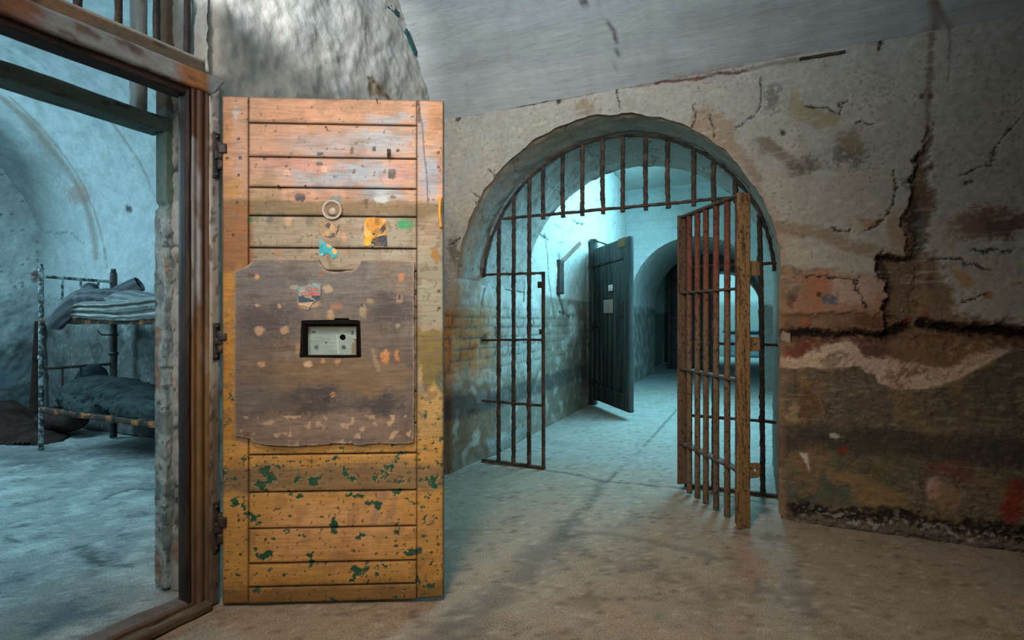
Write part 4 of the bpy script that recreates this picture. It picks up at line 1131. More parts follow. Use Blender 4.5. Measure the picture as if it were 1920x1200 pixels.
y = -0.014 - 0.002 * p.n1 - 0.0006 * p.f1 - 0.006 * (1 - sstep(0, 0.05, V - min(zs_))) * np.abs(p.n2)
P, FF = thicken(np.stack([U, y, V], 1), F, (0, 0.011, 0))
ply = mk('cover_sheet', P, FF, M_PLY, door, np.concatenate([p.c, p.c * 0.6]))
ply['label'] = 'worn grey-brown plywood sheet nailed over the planks'
# hatch: dark lined box, recessed pale green flap
hx0, hx1, hz0, hz1 = dpx(566, 640)[0], dpx(678, 640)[0], dpx(620, 669)[1], dpx(620, 601)[1]
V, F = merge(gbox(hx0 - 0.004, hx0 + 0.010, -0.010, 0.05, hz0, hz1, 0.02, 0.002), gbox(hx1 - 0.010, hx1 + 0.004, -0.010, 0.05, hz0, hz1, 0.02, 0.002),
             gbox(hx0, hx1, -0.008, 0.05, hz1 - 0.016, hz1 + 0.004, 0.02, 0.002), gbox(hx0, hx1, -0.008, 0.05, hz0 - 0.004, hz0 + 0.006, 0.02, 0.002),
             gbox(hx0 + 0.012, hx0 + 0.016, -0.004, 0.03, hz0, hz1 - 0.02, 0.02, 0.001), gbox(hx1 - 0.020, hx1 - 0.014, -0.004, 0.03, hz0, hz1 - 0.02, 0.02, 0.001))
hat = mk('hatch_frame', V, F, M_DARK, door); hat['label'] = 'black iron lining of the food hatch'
fx0, fx1, fz0, fz1 = dpx(571, 640)[0], dpx(671, 640)[0], dpx(620, 667)[1], dpx(620, 610)[1]
hc = dpx(639.5, 633)


def flap_sd(u, v): return np.hypot(u - hc[0], v - hc[1]) - 0.0115


U, V, F = cut_grid(fx0, fx1, fz0, fz1, 0.0030, flap_sd)
p = Paint(U, V, door_uv, 241, (138, 154, 146))
p.band(fz1 - 0.03, fz1 + 0.01, (112, 106, 88), 0.9, 0.012, 0.012); p.box(655, 640, 674, 664, (112, 86, 62), 0.8, 0.5, 0.02, 0, -0.1)
for b in [(578, 622, 587, 626), (584, 650, 592, 657), (605, 642, 609, 646), (636, 648, 646, 656), (655, 622, 660, 630)]: p.box(*b, (46, 46, 46), 0.9, 0.4, 0.006)
p.line([(628, 628), (632, 665)], (176, 186, 180), 0.003, 0.6, 0.003); p.mottle(0.15)
P, FF = thicken(np.stack([U, 0.024 + 0.001 * p.n1, V], 1), F, (0, 0.006, 0))
fl = mk('hatch_flap', P, FF, M_PLY, hat, np.concatenate([p.c, p.c])); fl['label'] = 'pale green metal flap with a round peep hole'
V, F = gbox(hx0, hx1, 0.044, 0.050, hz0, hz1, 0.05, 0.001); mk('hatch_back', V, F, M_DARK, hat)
rv = dpx(664, 635); V, F = lathe([(0.0, -0.006), (0.005, -0.005), (0.008, 0.0), (0.008, 0.003)], (rv[0], 0.024, rv[1]), (0, 1, 0), 14); mk('rivet', V, F, M_ZINC, hat)
# spy hole: flared metal cup with a plug
sp = dpx(623, 394)
V, F = lathe([(0.037, 0.002), (0.0385, -0.006), (0.036, -0.009), (0.030, -0.002), (0.022, 0.012), (0.019, 0.03), (0.0, 0.03)], (sp[0], 0.0, sp[1]), (0, 1, 0), 40)
cup = mk('spy_hole', V, F, M_ZINC, door); cup['label'] = 'flared round metal spy hole'
V, F = lathe([(0.0, 0.000), (0.013, 0.001), (0.0145, 0.004), (0.0145, 0.03)], (sp[0] + 0.0, 0.0, sp[1] - 0.004), (0, 1, 0), 24); mk('plug', V, F, M_ZINC, cup)


def scrap(name, pts, col, yf, label, paint=None, seed=0):
    m = [dpx(*q) for q in pts]
    xs = [q[0] for q in m]; zs = [q[1] for q in m]
    U, V, F = cut_grid(min(xs) - 0.004, max(xs) + 0.004, min(zs) - 0.004, max(zs) + 0.004, 0.0016, lambda u, v: -poly_sd(u, v, m) + 0.0018 * fbm(u * 120, v * 120, 3, seed))
    p = Paint(U, V, door_uv, seed, col)
    if paint: paint(p)
    P, FF = thicken(np.stack([U, yf + 0.0006 * p.f1, V], 1), F, (0, 0.0006, 0))
    o = mk(name, P, FF, M_PAPER, door, np.concatenate([p.c, p.c])); o['label'] = label; return o


def pa(p):
    p.poly([(683, 435), (697, 432), (694, 461), (682, 461)], (222, 164, 62), 1, 0.002, 0.004)
    p.poly([(694, 458), (698, 448), (712, 442), (725, 440), (726, 462), (694, 462)], (44, 66, 82), 1, 0.002, 0.004)
    p.poly([(712, 430), (722, 418), (724, 430), (714, 440)], (58, 66, 72), 1, 0.002, 0.003); p.poly([(693, 436), (704, 437), (711, 441), (695, 440)], (52, 60, 62), 1, 0.002, 0.003)
    p.put(sstep(0.2, 0.3, p.f1) * 0.7, (214, 172, 116)); p.put(sstep(0.25, 0.35, p.f2) * 0.6, (112, 80, 48))


scrap('paper_scrap', [(683, 409), (700, 407), (723, 411), (725, 440), (726, 461), (705, 460), (682, 461)], (190, 138, 70), 0.0012, 'torn yellow and dark blue printed sticker', pa, 251)


def pb(p):
    p.box(611, 453, 622, 465, (218, 162, 72), 0.95, 0.3, 0.003); p.box(621, 466, 633, 477, (214, 166, 84), 0.95, 0.3, 0.003)
    p.box(598, 444, 607, 460, (120, 160, 158), 0.8, 0.4, 0.004); p.put(sstep(0.2, 0.3, p.f1) * 0.7, (150, 200, 200)); p.put(sstep(0.3, 0.4, p.f2) * 0.6, (40, 92, 104))


scrap('paper_scrap', [(598, 445), (603, 448), (610, 455), (622, 462), (633, 470), (633, 482), (624, 484), (614, 474), (607, 480), (599, 479)], (62, 158, 172), 0.0012, 'torn turquoise printed sticker with orange dots', pb, 252)


def pc(p):
    p.put(sstep(0.05, 0.2, p.f1), (176, 146, 112)); p.put(sstep(0.1, 0.25, p.f2), (84, 84, 84))


scrap('paper_scrap', [(598, 416), (608, 418), (622, 415), (636, 420), (634, 432), (628, 444), (618, 446), (606, 442), (598, 438)], (150, 132, 106), 0.0012, 'ragged grey remains of a sticker', pc, 253)


def pd(p):
    p.poly([(563, 556), (604, 555), (603, 560), (590, 567), (563, 569)], (58, 76, 90), 1, 0.001, 0.002); p.poly([(562, 569), (590, 566), (586, 575), (562, 575)], (196, 160, 126), 1, 0.002, 0.004)
    p.put(sstep(0.3, 0.4, p.f1) * 0.6, (186, 160, 130))


sk = scrap('sticker', [(575, 536), (590, 531), (604, 533), (604, 560), (590, 568), (584, 576), (580, 583), (578, 575), (562, 573), (563, 556), (560, 540)], (128, 146, 148), -0.0172, 'torn sticker with red lettering', pd, 254)
for txt, x_, y_, w_, h_ in [('Club', 576, 545.5, 23, 7.5), ('CUIEBS', 567, 554.5, 36, 7.0)]:
    cu_ = bpy.data.curves.new('lettering', 'FONT'); cu_.body = txt; cu_.extrude = 0.0003; cu_.offset = 0.010
    to = bpy.data.objects.new('lettering', cu_); COL.objects.link(to)
    bpy.context.view_layer.update()
    me = bpy.data.meshes.new_from_object(to.evaluated_get(bpy.context.evaluated_depsgraph_get())); bpy.data.objects.remove(to)
    co = np.zeros(len(me.vertices) * 3); me.vertices.foreach_get('co', co); co = co.reshape(-1, 3)
    a0, b0 = dpx(x_, y_), dpx(x_ + w_, y_); sx = (b0[0] - a0[0]) / (co[:, 0].max() - co[:, 0].min()); sz = (h_ * 0.00207) / (co[:, 1].max() - co[:, 1].min())
    N = np.stack([a0[0] + (co[:, 0] - co[:, 0].min()) * sx, -0.0186 - co[:, 2] * 0.5, a0[1] + co[:, 1] * sz], 1)
    me.vertices.foreach_set('co', N.ravel()); me.materials.clear(); me.materials.append(M_RED); me.name = 'lettering'
    lo = bpy.data.objects.new('lettering', me); COL.objects.link(lo); lo.parent = sk; lo['label'] = 'red printed lettering'
# nails and the small hook
for (x_, y_, L) in [(614, 244, 0.022), (708, 193, 0.02), (575, 352, 0.014), (524, 352, 0.012), (700, 466, 0.012)]:
    q = dpx(x_, y_); V, F = merge(tube([(q[0], 0.004, q[1]), (q[0], -L, q[1] + 0.004)], 0.0016, 6, 0, 0.01), lathe([(0.0, -0.001), (0.004, 0.0), (0.004, 0.001)], (q[0], -L, q[1] + 0.004), (0, 1, 0), 10)); mk('nail', V, F, M_IRON, door)
q = dpx(729, 288); V, F = merge(gbox(q[0] - 0.007, q[0] + 0.007, -0.003, 0.003, q[1] - 0.016, q[1] + 0.018, 0.01, 0.001), tube([(q[0], 0, q[1]), (q[0] + 0.002, -0.02, q[1] + 0.002), (q[0] + 0.002, -0.026, q[1] - 0.012)], 0.004, 8, 0, 0.005))
mk('hook', V, F, M_IRON, door)
qa, qb = dpx(826, 370), dpx(827, 428)
V, F = tube([(qa[0], -0.004, qa[1]), (qa[0] - 0.003, -0.010, (qa[1] + qb[1]) / 2), (qb[0], -0.004, qb[1])], 0.006, 8, 0.2, 0.01)
o = mk('splinter', V, F, M_WOODV, door, np.tile(lin(206, 142, 62), (len(V), 1))); o['label'] = 'fresh yellow splinter on the outer edge'

# ---- fixed iron grille in the arch
gr = thing('arched_grille', 'fixed rusty iron grille filling the arch, bars meeting a curved band', 'grille', (AC, YG, 0))
GZ = [1.908, 1.475, 0.965, 0.48]
RB = AR - 0.018
th = np.linspace(math.radians(2), math.radians(176), 120)
arc = np.stack([AC + RB * np.cos(th), np.full_like(th, YG), AZ + RB * np.sin(th)], 1)
V, F = tube(arc, 0.022, 6, 0.35, 0.02, 3, ry=0.011); mk('arch_band', V, F, M_RUST, gr, world=True)


def xg(px, py=390): return on_Y(px, py, YG)[0]


def arch_top(x): return AZ + math.sqrt(max(0.0, (RB - 0.004) ** 2 - (x - AC) ** 2))


for k, px in enumerate([1019, 1056, 1092, 1131, 1168, 1211, 1253, 1301, 1339, 1379]):
    x = xg(px); dx = random.uniform(-0.006, 0.006)
    V, F = tube([(x, YG, GZ[0] - 0.03), (x + dx, YG - 0.004, (GZ[0] + arch_top(x)) / 2), (x + dx * 0.5, YG, arch_top(x))], 0.0165, 8, 0.20, 0.012, k + 1); mk('bar', V, F, M_RUST, gr, world=True)
for k, px in enumerate([935, 963, 992, 1418]):
    x = xg(px, 500) if px != 1418 else 0.045
    lean = -0.02 if px == 1418 else 0.004
    V, F = tube([(x, YG, 0.01), (x + lean * 0.2, YG, 0.6), (x + lean * 0.5, YG - 0.003, 1.3), (x + lean, YG, arch_top(x + lean))], 0.0165, 8, 0.18, 0.012, k + 21); mk('bar', V, F, M_RUST, gr, world=True)
for k, x in enumerate([-0.42, -0.25, -0.10]):
    V, F = tube([(x, YG, 0.01), (x + 0.004, YG, 0.7), (x, YG, GZ[1])], 0.0145, 8, 0.16, 0.012, k + 31); mk('bar', V, F, M_RUST, gr, world=True)
xe = xg(1020, 600)
V, F = flatbar((xe, YG - 0.012, 0.0), (xe, YG - 0.012, GZ[1] + 0.008), 0.026, 0.016, (1, 0, 0), 0.02, 0.08, 5)
ep = mk('edge_post', V, F, M_RUST, gr, world=True); ep['label'] = 'straight edge post of the left side panel'
for px, py, s in ((1013, 534, 0.020), (1015, 622, 0.016)):
    q = on_Y(px, py, YG - 0.012); V, F = gbox(q[0] - s, q[0] + s, YG - 0.02, YG - 0.008, q[2] - s * 1.2, q[2] + s * 1.2, 0.01, 0.003)
    l_ = np.array(gr.location); mk('latch_lug', V - l_, F, M_RUST, ep)
rails = [((AC - RB * 0.86, GZ[0]), (AC + RB * 0.865, GZ[0] + 0.004)), ((AC - RB - 0.01, GZ[1] + 0.004), (xe, GZ[1] - 0.002)), ((AC - RB - 0.01, GZ[2] - 0.004), (xe, GZ[2] + 0.008)), ((AC - RB - 0.01, GZ[3] + 0.004), (xe, GZ[3] - 0.004)),
         ((-0.43, GZ[1]), (AC + AR + 0.02, GZ[1])), ((-0.43, GZ[2]), (AC + AR + 0.02, GZ[2] - 0.006)), ((-0.43, GZ[3]), (AC + AR + 0.02, GZ[3] - 0.006)), ((AC - RB - 0.01, 0.016), (xe + 0.012, 0.012)), ((-0.43, 0.012), (AC + AR, 0.014))]
for k, (a, b) in enumerate(rails):
    V, F = flatbar((a[0], YG - 0.006, a[1]), (b[0], YG - 0.006, b[1]), 0.034, 0.017, (0, 1, 0), 0.012, 0.30 if k not in (7, 8) else 0.15, k + 3)
    V[:, 2] += 0.004 * fbm(V[:, 0] * 10, V[:, 1] * 3, 3, k)
    mk('rail', V, F, M_RUST, gr, world=True)

# ---- open leaf of the iron gate
G0 = np.array([-0.43, 3.64, 0.0]); G1 = on_Z(1394, 992, 0.0); G1[2] = 0
gd = (G1 - G0); GL = float(np.linalg.norm(gd)); gd /= GL; gt = np.array([gd[1], -gd[0], 0])
def gate_paint(kind):
    def fn(V):
        z = V[:, 2]; q = V[:, 0] * 7 + V[:, 1] * 31
        n = fbm(z * 5 + q, q * 2.0 + 1, 5, 401); m = fbm(z * 34, q * 9 + V[:, 1] * 60, 4, 402)
        if kind == 'bar':
            c = np.tile(lin(104, 84, 62), (len(V), 1)); k = sstep(0.95, 1.35, z + 0.25 * n)[:, None]; c = c * (1 - k) + lin(116, 66, 46) * k
            k = sstep(1.55, 1.75, z + 0.1 * n)[:, None] * 0.7; c = c * (1 - k) + lin(96, 48, 40) * k
        elif kind == 'rail': c = np.tile(lin(94, 78, 64), (len(V), 1))
        elif kind == 'far': c = np.tile(lin(98, 78, 60), (len(V), 1))
        else: c = np.tile(lin(136, 106, 68), (len(V), 1))
        k = (sstep(0.05, 0.35, n) * (0.75 if kind == 'near' else 0.5))[:, None]; c = c * (1 - k) + lin(92, 58, 40) * k
        k = (sstep(0.22, 0.34, m + 0.35 * n) * 0.85)[:, None]; c = c * (1 - k) + lin(48, 36, 32) * k
        return c
    return fn


M_GATEC = surf('gate_iron', 0.72, 0.35, 110, 0.35, 0.8, 70, 0.004, pits=0.3)
gate = thing('barred_gate', 'rusty orange-brown barred gate leaf standing open, hung in the arched grille', 'gate', G0, math.atan2(gd[1], gd[0]))
for (xx_, zt, zb, w, px) in ((0.0, 1.80, 0.045, 0.075, 0), (GL, 1.79, 0.004, 0.075, 1)):
    V, F = flatbar((xx_, 0, zb), (xx_, 0, zt), w, 0.012, (0, 1, 0), 0.006, 0.03, px)
    o = mk('post', V, F, M_GATEC, gate, gate_paint('near' if px else 'far')(V))
for k, (z, w) in enumerate([(1.79, 0.05), (1.295, 0.05), (0.80, 0.05), (0.315, 0.055)]):
    V, F = flatbar((0, 0, z), (GL, 0, z - (0.012 if k else 0.004)), w, 0.014, (0, 1, 0), 0.02, 0.1, k)
    mk('rail', V, F, M_GATEC, gate, gate_paint('rail')(V))
for k in range(6):
    f = [0.13, 0.28, 0.43, 0.60, 0.77, 0.93][k] * GL
    V, F = tube([(f, 0, 0.012), (f, 0, 1.785)], 0.0175, 12, 0.06, 0.008, k); mk('bar', V, F, M_GATEC, gate, gate_paint('bar')(V))
for z, r in ((1.39, 0.040), (0.985, 0.038), (0.31, 0.040)):
    # lug plate sticking out sideways from the near post, with a bolt hole
    def lug_sd(u, v): return np.minimum(-np.maximum(np.maximum(-u, u - 0.062), np.abs(v) - r + 0.3 * np.maximum(0, u - 0.045)), np.hypot(u - 0.034, v) - 0.009)
    U, V, F = cut_grid(-0.01, 0.07, -0.06, 0.06, 0.004, lug_sd)
    P, FF = thicken(np.stack([GL - 0.006 + 0 * U, 0.034 + U * 1.0, z + V], 1), F, (0.010, 0, 0))
    P[:, 1] = P[:, 1] * 1.0
    mk('lock_lug', P, FF, M_GATEC, gate, gate_paint('near')(P))

# ---- old bracket on the corridor wall
bk = thing('wall_bracket', 'rusted iron bracket with a slanting arm on the corridor wall past the grille', 'bracket', (corr_x(5.7), 5.7, 1.6))
bx = corr_x(5.7)
V, F = gbox(bx - 0.02, bx + 0.045, 5.60, 5.72, 1.42, 1.80, 0.03, 0.006, 0.006); mk('back_plate', V, F, M_IRON, bk, world=True)
V, F = flatbar((bx + 0.03, 5.68, 1.78), (bx + 0.22, 5.78, 2.0), 0.06, 0.03, (0, 1, 0), 0.03); mk('arm', V, F, M_ZINC, bk, world=True)

# ---- corridor cell door standing open
cd0 = np.array([-1.93, 6.92, 0.0]); cd1 = np.array([-1.267, 6.02, 0.0]); cdv = cd1 - cd0; CL = float(np.linalg.norm(cdv)); cdv /= CL
cd = thing('wooden_door', 'dark green plank cell door ajar along the corridor, seen through the arch', 'door', cd0 + np.array([0, 0, 0]), math.atan2(cdv[1], cdv[0]))
zb, zt = 0.085, 2.075
for a, b in ((0.0, 0.13), (CL - 0.15, CL)):
    V, F = gbox(a, b, -0.03, 0.03, zb, zt, 0.04, 0.004, 0.002); mk('stile', V, F, M_DKWOOD, cd)
V, F = gbox(0.13, CL - 0.15, -0.03, 0.03, zt - 0.24, zt, 0.04, 0.004, 0.002); mk('top_rail', V, F, M_DKWOOD, cd)
V, F = gbox(0.13, CL - 0.15, -0.03, 0.03, zb, zb + 0.2, 0.04, 0.004, 0.002); mk('bottom_rail', V, F, M_DKWOOD, cd)
for k in range(6):
    w = (CL - 0.28) / 6; a = 0.13 + k * w
    V, F = gbox(a + 0.003, a + w - 0.003, -0.018, 0.02, zb + 0.2, zt - 0.24, 0.05, 0.006); mk('plank', V, F, M_DKWOOD, cd)


def cuv(px, py):
    n = np.array([cdv[1], -cdv[0], 0]); q = on_plane(px, py, cd0, n); return (q - cd0).dot(cdv), q[2]


# which face looks at the eye
FS = -1
for nm, b, mat, lb in [('paper_note', (1145, 535, 1153, 545), 'w', 'small white paper square'), ('hatch', (1136, 563, 1153, 587), 'h', 'open hatch, its light plate standing in for brightness showing through'), ('paint_patch', (1164, 449, 1177, 462), 'o', 'orange star-like paint mark')]:
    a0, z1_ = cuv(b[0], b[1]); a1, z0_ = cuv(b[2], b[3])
    V, F = gbox(a0, a1, FS * 0.030 - 0.004, FS * 0.030 + 0.004, z0_, z1_, 0.02, 0.001)  # pale hatch plate stands in for light seen through the opening
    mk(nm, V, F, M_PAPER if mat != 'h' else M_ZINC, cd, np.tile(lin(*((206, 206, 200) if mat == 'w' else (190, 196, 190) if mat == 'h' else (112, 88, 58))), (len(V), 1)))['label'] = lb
a0, z0_ = cuv(1170, 585); V, F = gbox(a0 - 0.05, a0 + 0.05, -0.042, -0.028, z0_ - 0.06, z0_ + 0.12, 0.03, 0.004); mk('lock_plate', V, F, M_IRON, cd)
for z in (0.33, 1.06, 1.86):
    V, F = merge(gbox(-0.07, 0.22, -0.042, -0.030, z - 0.022, z + 0.022, 0.03, 0.003), tube([(-0.04, -0.03, z - 0.06), (-0.04, -0.03, z + 0.06)], 0.018, 10, 0.1, 0.02)); mk('hinge', V, F, M_IRON, cd)
cf = thing('door_post', 'dark upright post carrying the hinges of the corridor cell door', 'post', (-1.98, 7.03, 0))
V, F = gbox(-2.015, -1.93, 6.93, 7.03, 0.0, 2.22, 0.04, 0.006, 0.004); mk('upright', V, F, M_DKWOOD, cf, world=True)
V, F = flatbar((-1.96, 6.93, 2.2), (-1.62, 6.75, 2.06), 0.02, 0.008, (0, 0, 1)); mk('stay', V, F, M_DKWOOD, cf, world=True)

# ---- dark leaf standing in for the black interior, and counter at the far end
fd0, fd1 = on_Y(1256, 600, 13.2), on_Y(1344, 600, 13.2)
fd = thing('dark_interior_leaf', 'dark door leaf standing in for the black interior at the far end of the corridor under the second arch', 'door', (fd0[0], 13.2, 0))
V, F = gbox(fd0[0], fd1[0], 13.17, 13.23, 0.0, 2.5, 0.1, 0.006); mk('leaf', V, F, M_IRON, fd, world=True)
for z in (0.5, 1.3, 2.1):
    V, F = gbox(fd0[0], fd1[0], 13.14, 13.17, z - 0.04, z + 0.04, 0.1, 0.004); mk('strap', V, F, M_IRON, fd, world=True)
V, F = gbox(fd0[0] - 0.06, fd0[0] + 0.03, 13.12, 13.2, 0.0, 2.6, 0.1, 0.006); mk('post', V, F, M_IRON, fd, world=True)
M_BLUE = surf('blue_gloss_paint', 0.25, 0.5, 30, 0.15, 0.1, 20, 0.002, color=(88, 108, 114), color2=(108, 128, 134))
ct = thing('counter', 'low blue painted counter crossing the very end of the corridor', 'counter', (0.2, 18.6, 0))
V, F = gbox(-0.9, 1.3, 18.4, 18.9, 0.0, 0.78, 0.1, 0.02); mk('body', V, F, M_BLUE, ct, world=True)
V, F = gbox(-0.95, 1.32, 18.35, 18.95, 0.78, 0.84, 0.1, 0.01); mk('counter_top', V, F, M_DKWOOD, ct, world=True)

# ---- bunk bed in the cell
bed = thing('bunk_bed', 'rusty chipped iron bunk bed in the blue cell', 'bunk bed', (-4.65, 2.8, 0))
BX0, BX1, BY0, BY1 = -5.6, -3.72, 2.5, 3.07
for x, y, top, r in ((BX0, BY0, 1.57, 0.019), (BX0, BY1, 1.58, 0.03), (BX1, BY0, 1.45, 0.019), (BX1, BY1, 1.45, 0.03)):
    V, F = merge(tube([(x, y, 0.0), (x, y, top)], r, 10, 0.06, 0.03, int(x * 7)), tube([(x, y, top), (x, y, top + 0.035)], r * 0.7, 10, 0, 0.02), tube([(x, y, top * 0.50), (x, y, top * 0.50 + 0.03)], r * 1.35, 10, 0, 0.02)); mk('post', V, F, M_BED if y == BY0 else M_IRON, bed, world=True)
for x, zs2 in ((BX0, ((1.50, 1.49), (0.70, 0.707))), (BX1, ((1.40, 1.40), (0.70, 0.70)))):
    for zi, (za, zb2) in enumerate(zs2):
        V, F = tube([(x, BY0, za), (x, BY1, zb2)], 0.014, 8, 0.1, 0.03); mk('end_rail', V, F, M_BED if zi == 0 else M_IRON, bed, world=True)
        for f in (0.27, 0.52, 0.77):
            y = BY0 + f * (BY1 - BY0); zlo = 1.12 if zi == 0 else 0.35
            V, F = tube([(x, y, zlo), (x, y, za)], 0.010, 8, 0.1, 0.03); mk('end_bar', V, F, M_BED if zi == 0 else M_IRON, bed, world=True)
for z in (1.115, 0.35):
    for y in (BY0, BY1):
        V, F = merge(flatbar((BX0, y, z), (BX1, y, z - 0.008), 0.045, 0.03, (0, 0, 1), 0.03, 0.05), *[gbox(BX0 + q - 0.03, BX0 + q + 0.03, y - 0.02, y + 0.02, z - 0.03, z + 0.025, 0.03, 0.004) for q in (0.55, 1.05, 1.4)])
        mk('side_rail', V, F, M_BEDRUST, bed, world=True)
    for x in (BX0, BX1):
        V, F = flatbar((x, BY0, z), (x, BY1, z), 0.03, 0.02, (0, 0, 1), 0.04); mk('cross_rail', V, F, M_IRON, bed, world=True)
    sl = [flatbar((BX0 + 0.12 + q * 0.155, BY0, z - 0.012), (BX0 + 0.12 + q * 0.155, BY1, z - 0.012), 0.05, 0.006, (1, 0, 0), 0.1) for q in range(12)]
    V, F = merge(*sl); mk('bed_base', V, F, M_IRON, bed, world=True)
lp = [on_Y(184, 608, 2.75), on_Y(184, 622, 2.75), on_Y(190, 628, 2.75), on_Y(222, 628, 2.9)]
V, F = tube([(q[0], q[1], q[2]) for q in lp], 0.006, 8, 0, 0.02); mk('handle_loop', V, F, M_IRON, bed, world=True)


def cloth_tube(pts, r, ry, seed, sides=40, fold=0.10, step=0.012, c1=(80, 80, 84), c2=(104, 104, 108), stripes=10, open_end=False, fz=9.0):
    P = np.asarray(pts, float)
    # soften the path
    D = np.concatenate([[0], np.cumsum(np.linalg.norm(np.diff(P, axis=0), axis=1))]); n = max(8, int(D[-1] / step)); t = np.linspace(0, D[-1], n)
    Q = np.stack([np.interp(t, D, P[:, k]) for k in range(3)], 1); w = max(1, n // 10)
    for _ in range(3):
        Qp = np.concatenate([np.repeat(Q[:1], w, 0), Q, np.repeat(Q[-1:], w, 0)]); Q = np.stack([np.convolve(Qp[:, k], np.ones(2 * w + 1) / (2 * w + 1), 'valid') for k in range(3)], 1)
    R = np.interp(t, D, np.broadcast_to(r, len(P))); RY = np.interp(t, D, np.broadcast_to(ry, len(P)))
    T = np.gradient(Q, axis=0); T /= np.linalg.norm(T, axis=1)[:, None]; A = np.cross(T, [0, 0, 1.0]); A /= np.linalg.norm(A, axis=1)[:, None]; B = np.cross(A, T)
    th = np.arange(sides) * 2 * math.pi / sides; TH, TT = np.meshgrid(th, t)
    e = np.minimum(TT, D[-1] - TT) / (0.7 * np.minimum(R, RY).mean() + 1e-6); endr = np.sqrt(np.clip(1 - (1 - np.clip(e, 0, 1)) ** 2, 0.0, 1))
    if open_end: endr = np.where(TT > D[-1] / 2, 1, endr)
    g = 1 + fold * fbm(TT * fz + np.cos(TH) * 1.5, TT * 2 + np.sin(TH) * 2.2, 4, seed) + fold * 0.9 * (1 - np.abs(perlin(TT * fz * 1.6 + 1.5 * np.cos(TH), np.sin(TH) * 1.4 + TT * 3, seed + 3)) * 2)
    g = g * endr
    V = Q[:, None, :] + (np.cos(TH) * g * R[:, None])[..., None] * A[:, None, :] + (np.sin(TH) * g * RY[:, None])[..., None] * B[:, None, :]
    i = np.arange(n - 1)[:, None] * sides + np.arange(sides)[None, :]; j = np.arange(n - 1)[:, None] * sides + (np.arange(sides)[None, :] + 1) % sides
    F = np.stack([i, j, j + sides, i + sides], -1).reshape(-1, 4)
    s = sstep(-0.25, 0.25, np.sin(TH * stripes + 0.8 * perlin(TT * 5, TH, seed)))
    c = lin(*c1) * (1 - s.ravel()[:, None]) + lin(*c2) * s.ravel()[:, None]
    c = c * (1 + 0.18 * fbm(TT * 12, TH * 3, 4, seed + 7).ravel())[:, None]
    return V.reshape(-1, 3), F, c


def B3(px, py, Y): return tuple(on_Y(px, py, Y))


# striped mattress, folded and sagging over the front rail
prof = [(0.20, -0.02), (0.03, -0.035), (-0.035, -0.02), (-0.055, 0.005), (-0.03, 0.022), (-0.02, 0.028), (-0.052, 0.044), (-0.056, 0.058), (-0.024, 0.070), (-0.020, 0.074), (-0.050, 0.090), (-0.040, 0.112), (0.03, 0.122), (0.15, 0.130), (0.35, 0.138), (0.52, 0.125), (0.575, 0.06), (0.55, -0.005)]
xs = np.arange(-5.12, -3.74, 0.012)
pr_ = np.array(prof); tt = np.linspace(0, len(pr_) - 1, 110); py2 = np.interp(tt, np.arange(len(pr_)), pr_[:, 0]); pz2 = np.interp(tt, np.arange(len(pr_)), pr_[:, 1])
XX, KK = np.meshgrid(xs, np.arange(110), indexing='ij')
endf = np.sqrt(np.clip((XX + 5.125) / 0.05, 0, 1))
sag = -0.018 * np.sin((XX + 5.1) * 3.4) - 0.02 * sstep(-4.7, -4.3, XX) * (KK < 40)
wav = 0.010 * fbm(XX * 5, KK * 0.08, 4, 301)
Vm = np.stack([XX.ravel(), (2.50 + py2[KK] * endf + 0.25 * (1 - endf) + 0.8 * wav).ravel(), (1.165 + pz2[KK] * endf * (1 - 0.25 * sstep(-4.9, -5.1, XX)) + sag + wav).ravel()], 1)
s = sstep(-0.2, 0.2, np.sin(KK * 0.62 + 0.6 * perlin(XX * 4, KK * 0.1, 5))).ravel()[:, None]
c = lin(120, 118, 116) * (1 - s) + lin(160, 158, 152) * s
tag(mk('mattress', Vm, gridF(len(xs), 110), M_CLOTH, None, c), 'thin striped mattress folded on the upper bunk under the striped clothes', 'mattress')
# striped jacket: body, two sleeves, collar
jk = thing('striped_jacket', 'grey striped prison jacket thrown over the upper bunk, one sleeve hanging down', 'jacket', (-4.9, 2.6, 1.2))
V, F, c = cloth_tube([B3(158, 562, 2.62), B3(185, 562, 2.62), B3(215, 563, 2.66), B3(250, 562, 2.72)], [0.10, 0.17, 0.17, 0.12], [0.07, 0.085, 0.095, 0.08], 311, fold=0.12, stripes=9); mk('body', V, F, M_CLOTH, jk, c, world=True)
V, F, c = cloth_tube([B3(186, 543, 2.64), B3(160, 555, 2.55), B3(132, 572, 2.47), B3(112, 596, 2.43), B3(99, 612, 2.42)], [0.055, 0.07, 0.07, 0.062, 0.06], [0.055, 0.065, 0.068, 0.062, 0.06], 312, 32, 0.09, stripes=6, open_end=True); mk('sleeve', V, F, M_CLOTH, jk, c, world=True)
V, F, c = cloth_tube([B3(212, 556, 2.70), B3(232, 547, 2.76), B3(250, 538, 2.80), B3(266, 530, 2.84)], [0.06, 0.07, 0.07, 0.062], [0.055, 0.065, 0.065, 0.06], 313, 32, 0.09, stripes=6, open_end=True); mk('sleeve', V, F, M_CLOTH, jk, c, world=True)
V, F, c = cloth_tube([B3(158, 545, 2.66), B3(168, 539, 2.68), B3(182, 541, 2.70)], [0.04, 0.05, 0.03], [0.035, 0.045, 0.03], 314, 24, 0.1, c1=(52, 56, 62), c2=(72, 78, 84), stripes=5); mk('collar', V, F, M_CLOTH, jk, c, world=True)
V, F, c = cloth_tube([B3(190, 574, 2.66), B3(215, 566, 2.70), B3(250, 564, 2.74), B3(300, 574, 2.74), B3(345, 582, 2.74)], [0.12, 0.2, 0.2, 0.2, 0.16], [0.05, 0.085, 0.09, 0.075, 0.05], 315, 56, 0.07, c1=(106, 108, 110), c2=(132, 136, 136), stripes=12)
